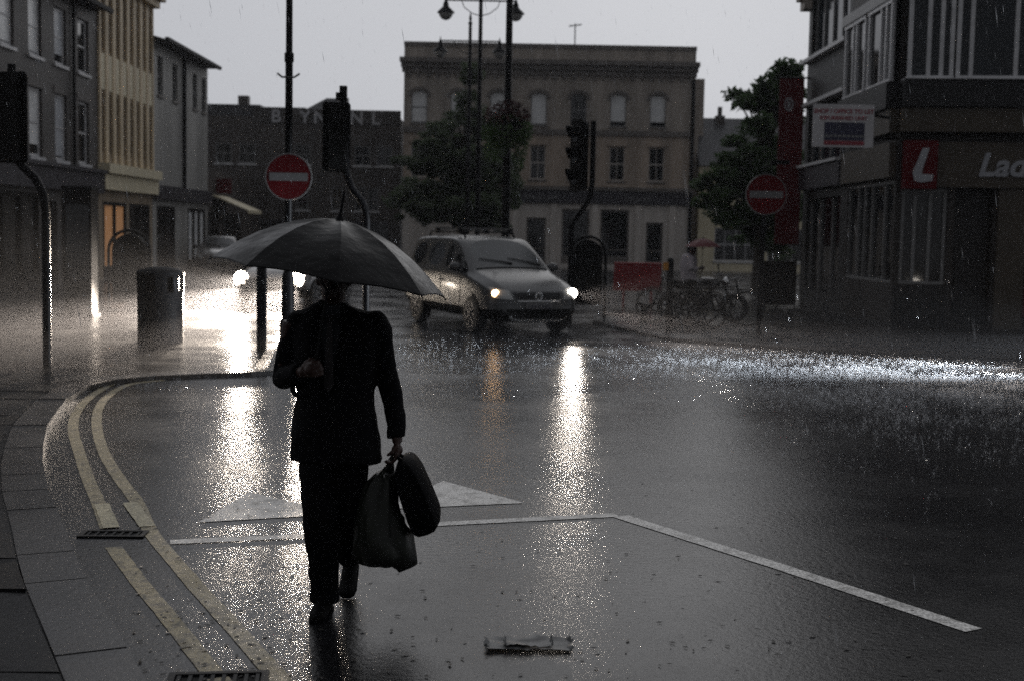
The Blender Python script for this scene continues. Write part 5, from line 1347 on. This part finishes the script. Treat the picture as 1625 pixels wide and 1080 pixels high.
# ------------------------------------------------------------------ bags
bg = thing('shopping_bag', 'crumpled thin carrier bag hanging low from his hand, with greenish contents', 'carrier bag', mp, local=True)
mb = MB(); prof = [(.70, .262, .045, .05), (.66, .250, .075, .06), (.58, .235, .095, .075), (.48, .238, .115, .09), (.38, .255, .138, .105), (.30, .275, .15, .115), (.25, .28, .135, .105), (.232, .27, .09, .07)]
rs = []
for z, cx, hx, hy in reversed(prof):
    ring = []
    for k in range(40):
        a = 2 * math.pi * k / 40; fold = 1 + .09 * math.sin(5 * a + z * 9) + .07 * math.sin(9 * a - z * 14) + .04 * math.sin(17 * a + z * 31)
        p = Vector((cx + hx * math.cos(a) * fold, .0 + hy * math.sin(a) * fold, z))
        p += Vector((1, 1, 1)) * .03 * noise.noise(p * 11); ring.append(p)
    rs.append(ring)
mb.rings(rs, cap=True); mb.build('sack', M['bag'], bg, smooth=70)
for s in (-1, 1):
    mb = MB(); mb.tube([(.26 + .02 * s, s * .035, .69), (.29, s * .02, .76), (.318, -.01, .815), (.325, -.012, .812)], [.03, .016, .009, .008], 8, flat=.4); mb.build('carry_loop', M['bag'], bg)
ho = thing('briefcase', 'slim black soft briefcase seen edge on, held beside the carrier bag', 'briefcase', mp, local=True)
rotB = Matrix.Rotation(R(-21), 3, 'Y')
mb = MB(); c0 = Vector((.42, .03, .60)); pr = []
for y, k in ((-.19, .90), (-.175, 1.0), (0, 1.05), (.175, 1.0), (.19, .90)):
    ring = []
    for i in range(20):
        a = 2 * math.pi * i / 20; c, s = math.cos(a), math.sin(a)
        ring.append(c0 + rotB @ Vector((.062 * k * math.copysign(abs(c) ** .6, c) * (1.05 - .28 * s), y, .185 * k * math.copysign(abs(s) ** .5, s))))
    pr.append(ring)
mb.rings(pr); mb.build('case', M['leather'], ho, smooth=50)
mb = MB(); tpt = c0 + rotB @ Vector((0, 0, .185)); mb.tube([tpt + Vector((0, -.08, -.01)), (.335, -.06, .79), (.328, -.015, .808), (.335, .03, .79), tpt + Vector((0, .08, -.01))], .009, 8); mb.build('grip', M['leather'], ho)

# ------------------------------------------------------------------ walker with the red umbrella
pg = Vector((at(1097, 420, 30.5).x, 30.5, 0))
wk = thing('person', 'person in a pale shirt leaning forward under a small red umbrella behind the bicycles', 'person', pg, local=True)
mb = MB(); mb.ball((0.03, 0, 1.62), (.085, .09, .11)); mb.ball((.06, -.02, 1.57), (.05, .05, .06)); mb.tube([(-.02, 0, 1.4), (.02, 0, 1.55)], .055, 10)
mb.tube([(-.03, 0, .9), (-.06, 0, 1.15), (-.03, 0, 1.42)], [.14, .13, .13], 12)
for s in (-1, 1):
    mb.tube([(-.03, s * .19, 1.4), (-.02, s * .24, 1.15), (.2, s * .12, 1.15)], [.05, .045, .03], 8)
    mb.tube([(-.02, s * .09, .92), (.05 + s * .12, s * .09, .5), (.0 + s * .22, s * .09, .08)], [.085, .06, .04], 10)
    hand(mb, Vector((.2, s * .12, 1.15)), (1, -s * .2, .1), (0, -s * .6, .6), 1.0)
fuse(mb, 'body', M['skin'], wk, .009, 3)
mb = MB(); mb.ball((.01, 0, 1.66), (.092, .1, .09)); fuse(mb, 'hair', M['hair'], wk, .012, 2)
mb = MB(); mb.tube([(-.03, 0, .84), (-.06, 0, 1.0), (-.07, 0, 1.2), (-.04, 0, 1.42), (-.01, 0, 1.48)], [.19, .185, .2, .19, .08], 14)
for s in (-1, 1): mb.tube([(-.03, s * .17, 1.41), (-.03, s * .25, 1.15), (.12, s * .17, 1.15)], [.075, .07, .055], 10)
fuse(mb, 'shirt', M['whiteshirt'], wk, .014, 3)
mb = MB(); mb.tube([(-.02, 0, .8), (-.03, 0, .95)], [.17, .17], 12)
for s in (-1, 1): mb.tube([(-.02, s * .09, .9), (.05 + s * .12, s * .09, .5), (0 + s * .22, s * .09, .1)], [.115, .085, .07], 10)
fuse(mb, 'trousers', M['trouser'], wk, .014, 3)
for s in (-1, 1):
    mb = MB(); mb.ball((.05 + s * .22, s * .09, .05), (.13, .045, .05)); mb.build('shoe', M['shoe'], wk, smooth=60)
umbrella('umbrella', 'small red umbrella tilted forward above the person in the pale shirt', pg, (.26, -.0, 1.15), (.26, -.0, 1.86), .44, .2, M['redcloth'], M['steel'], ferrule=.06)

# ------------------------------------------------------------------ small things on the road
def drain(px, py, lx, ly, yaw, label):
    g = G(px, py); t = thing('drain_cover', label, 'drain cover', g, rz=yaw, local=True)
    mb = MB()
    for s in (-1, 1): mb.box((s * (lx / 2 - .015), 0, .004), (.03, ly, .016)); mb.box((0, s * (ly / 2 - .015), .004), (lx - .06, .03, .016))
    mb.build('frame', M['black'], t)
    n = int(lx / .045)
    for k in range(1, n):
        mb = MB(); mb.box((-lx / 2 + k * lx / n, 0, .003), (.016, ly - .06, .013)); mb.build('bar', M['black'], t)
    mb = MB(); mb.box((0, 0, -.004), (lx - .06, ly - .06, .012)); mb.build('pit', M['blackmatt'], t)
drain(180, 848, .40, .17, R(3), 'narrow iron drain cover crossing the worn end of the double yellow lines')
drain(345, 1082, .42, .22, R(8), 'iron drain cover at the near kerb, cut by the bottom picture edge')
g = G(838, 1025)
t = thing('newspaper', 'flattened wet sheet of newspaper lying on the near road', 'newspaper', (g.x, g.y, .004), rz=R(2), local=True)
def sheet(w_, d, z0, seed, name, amp):
    mb = MB(); nx, ny = 26, 10; P = []
    for i in range(nx + 1):
        r_ = []
        for j in range(ny + 1):
            x, y = (i / nx - .5) * w_, (j / ny - .5) * d
            x += .02 * noise.noise(Vector((j * .4, seed, i * .1))); y += .025 * noise.noise(Vector((i * .35, seed + 5, j * .1)))
            r_.append(Vector((x, y, z0 + amp * (.5 + noise.noise(Vector((x * 9, y * 13, seed)))) + (.02 if i in (0, nx) else 0) * rnd(0, 1))))
        P.append(r_)
    for i in range(nx):
        for j in range(ny):
            q = [P[i][j], P[i + 1][j], P[i + 1][j + 1], P[i][j + 1]]; mb.quad(*q); mb.quad(*[p - Vector((0, 0, .002)) for p in reversed(q)])
    return mb.build(name, M['paper'], t, smooth=50, fix=False)
sheet(.40, .17, .006, 1, 'page', .012); sheet(.22, .13, .016, 4, 'folded_page', .014)
rg = random.Random(21)
mb = MB()
for _ in range(430):
    px, py = rg.uniform(150, 1500), 720 + 360 * rg.random() ** .7
    if rg.random() < .35: px = rg.uniform(200, 520)
    p = G(px, py); s = rg.uniform(.005, .015); a = rg.uniform(0, 6.28); u = Vector((math.cos(a), math.sin(a), 0)); v = Vector((-u.y, u.x, 0))
    mb.add([p - u * s * 1.6 + Vector((0, 0, .005)), p + v * s * .7 + Vector((0, 0, .006 + s * .15)), p + u * s * 1.6 + Vector((0, 0, .007)), p - v * s * .7 + Vector((0, 0, .005))], [(0, 1, 2), (0, 2, 3)])
tag(mb.build('leaf_litter', mat('wet_leaf_litter', (.018, .015, .011), .5), fix=False), 'dark wet leaf scraps and grit scattered over the near road', kind='stuff')

# ------------------------------------------------------------------ rain: splash crowns, drops, air
wm = bpy.data.materials.new('splash_water'); wm.use_nodes = True
bs = wm.node_tree.nodes['Principled BSDF']; bs.inputs['Base Color'].default_value = (.9, .92, .95, 1); bs.inputs['Roughness'].default_value = .12; bs.inputs['Transmission Weight'].default_value = .45; bs.inputs['IOR'].default_value = 1.33
rg = random.Random(33)
mb = MB()
def splash(p, s):
    n = 5; h = s * rg.uniform(.4, 1.0); ph = rg.uniform(0, 6)
    base = [p + Vector((math.cos(ph + k * 6.283 / n), math.sin(ph + k * 6.283 / n), 0)) * s * .35 for k in range(n)]
    tip = [p + Vector((math.cos(ph + k * 6.283 / n), math.sin(ph + k * 6.283 / n), 0)) * s * .75 + Vector((0, 0, h * rg.uniform(.5, 1))) for k in range(n)]
    vs_ = base + tip; mb.add(vs_, [(k, (k + 1) % n, n + k) for k in range(n)])
    for k in range(3):
        q = p + Vector((rg.uniform(-2, 2) * s, rg.uniform(-2, 2) * s, h * rg.uniform(.7, 4.0))); e = s * .2
        mb.add([q + Vector((e, 0, 0)), q + Vector((-e, e, 0)), q + Vector((-e, -e, 0)), q + Vector((0, 0, e * 1.6)), q - Vector((0, 0, e * 1.6))], [(0, 1, 3), (1, 2, 3), (2, 0, 3), (1, 0, 4), (2, 1, 4), (0, 2, 4)])
for _ in range(13000):
    y = 15 + 29 * rg.random() ** 1.5; x = rg.uniform(-.42, .42) * y
    splash(Vector((x, y, .002)), rg.uniform(.006, .015))
k_ = 0
while k_ < 11000:
    y = rg.gauss(16.9, 2.5); x = 1.5 + (.44 * y - 1.5) * rg.random() ** .6; p = Vector((x, y + (3 - .3 * x) * .6, .002))
    if noise.noise(p * .9) + .5 * noise.noise(p * 2.7) < rg.uniform(-.5, .35): continue
    k_ += 1; splash(p, rg.uniform(.004, .014) * (1.35 if rg.random() < .12 else 1))
tag(mb.build('rain_splashes', wm, fix=False), 'small bright crowns of rain splashing up from the wet road', kind='stuff')
mb = MB(); dv = Vector((.18, .05, -1)).normalized()
for _ in range(3000):
    y = 2.5 + 42 * rg.random() ** .8; x = rg.uniform(-.45, .45) * y; z = rg.uniform(.1, 9.0)
    p = Vector((x, y, z)); l = rg.uniform(.02, .07); e = rg.uniform(.0008, .0017)
    a = p - dv * l; b_ = p + dv * l
    mb.add([a, p + Vector((e, 0, 0)), p + Vector((-e * .5, e, 0)), p + Vector((-e * .5, -e, 0)), b_], [(0, 1, 2), (0, 2, 3), (0, 3, 1), (4, 2, 1), (4, 3, 2), (4, 1, 3)])
tag(mb.build('rain', wm, fix=False), 'fine slanting streaks of falling rain across the street', kind='stuff')

hz = bpy.data.materials.new('rain_haze'); hz.use_nodes = True
t_ = hz.node_tree; t_.nodes.clear(); o_ = t_.nodes.new('ShaderNodeOutputMaterial'); v_ = t_.nodes.new('ShaderNodeVolumePrincipled')
v_.inputs['Color'].default_value = (.92, .94, 1, 1); v_.inputs['Density'].default_value = .0005; v_.inputs['Anisotropy'].default_value = .45
t_.links.new(v_.outputs[0], o_.inputs['Volume'])
mb = MB(); mb.bbox((-205, -45, -1), (205, 255, 14.2)); h = mb.build('haze', hz); h['kind'] = 'stuff'; h['label'] = 'thin rain haze hanging over the whole street'
h.visible_shadow = True

sp_ = bpy.data.materials.new('ground_spray'); sp_.use_nodes = True
t_ = sp_.node_tree; t_.nodes.clear(); o_ = t_.nodes.new('ShaderNodeOutputMaterial'); v_ = t_.nodes.new('ShaderNodeVolumePrincipled')
v_.inputs['Color'].default_value = (.95, .95, 1, 1); v_.inputs['Density'].default_value = .002; v_.inputs['Anisotropy'].default_value = .5
t_.links.new(v_.outputs[0], o_.inputs['Volume'])
mb = MB(); mb.bbox((-60, 15.5, -.5), (60, 90, .5)); h = mb.build('spray', sp_); h['kind'] = 'stuff'; h['label'] = 'knee high spray of heavy rain drifting over the junction'
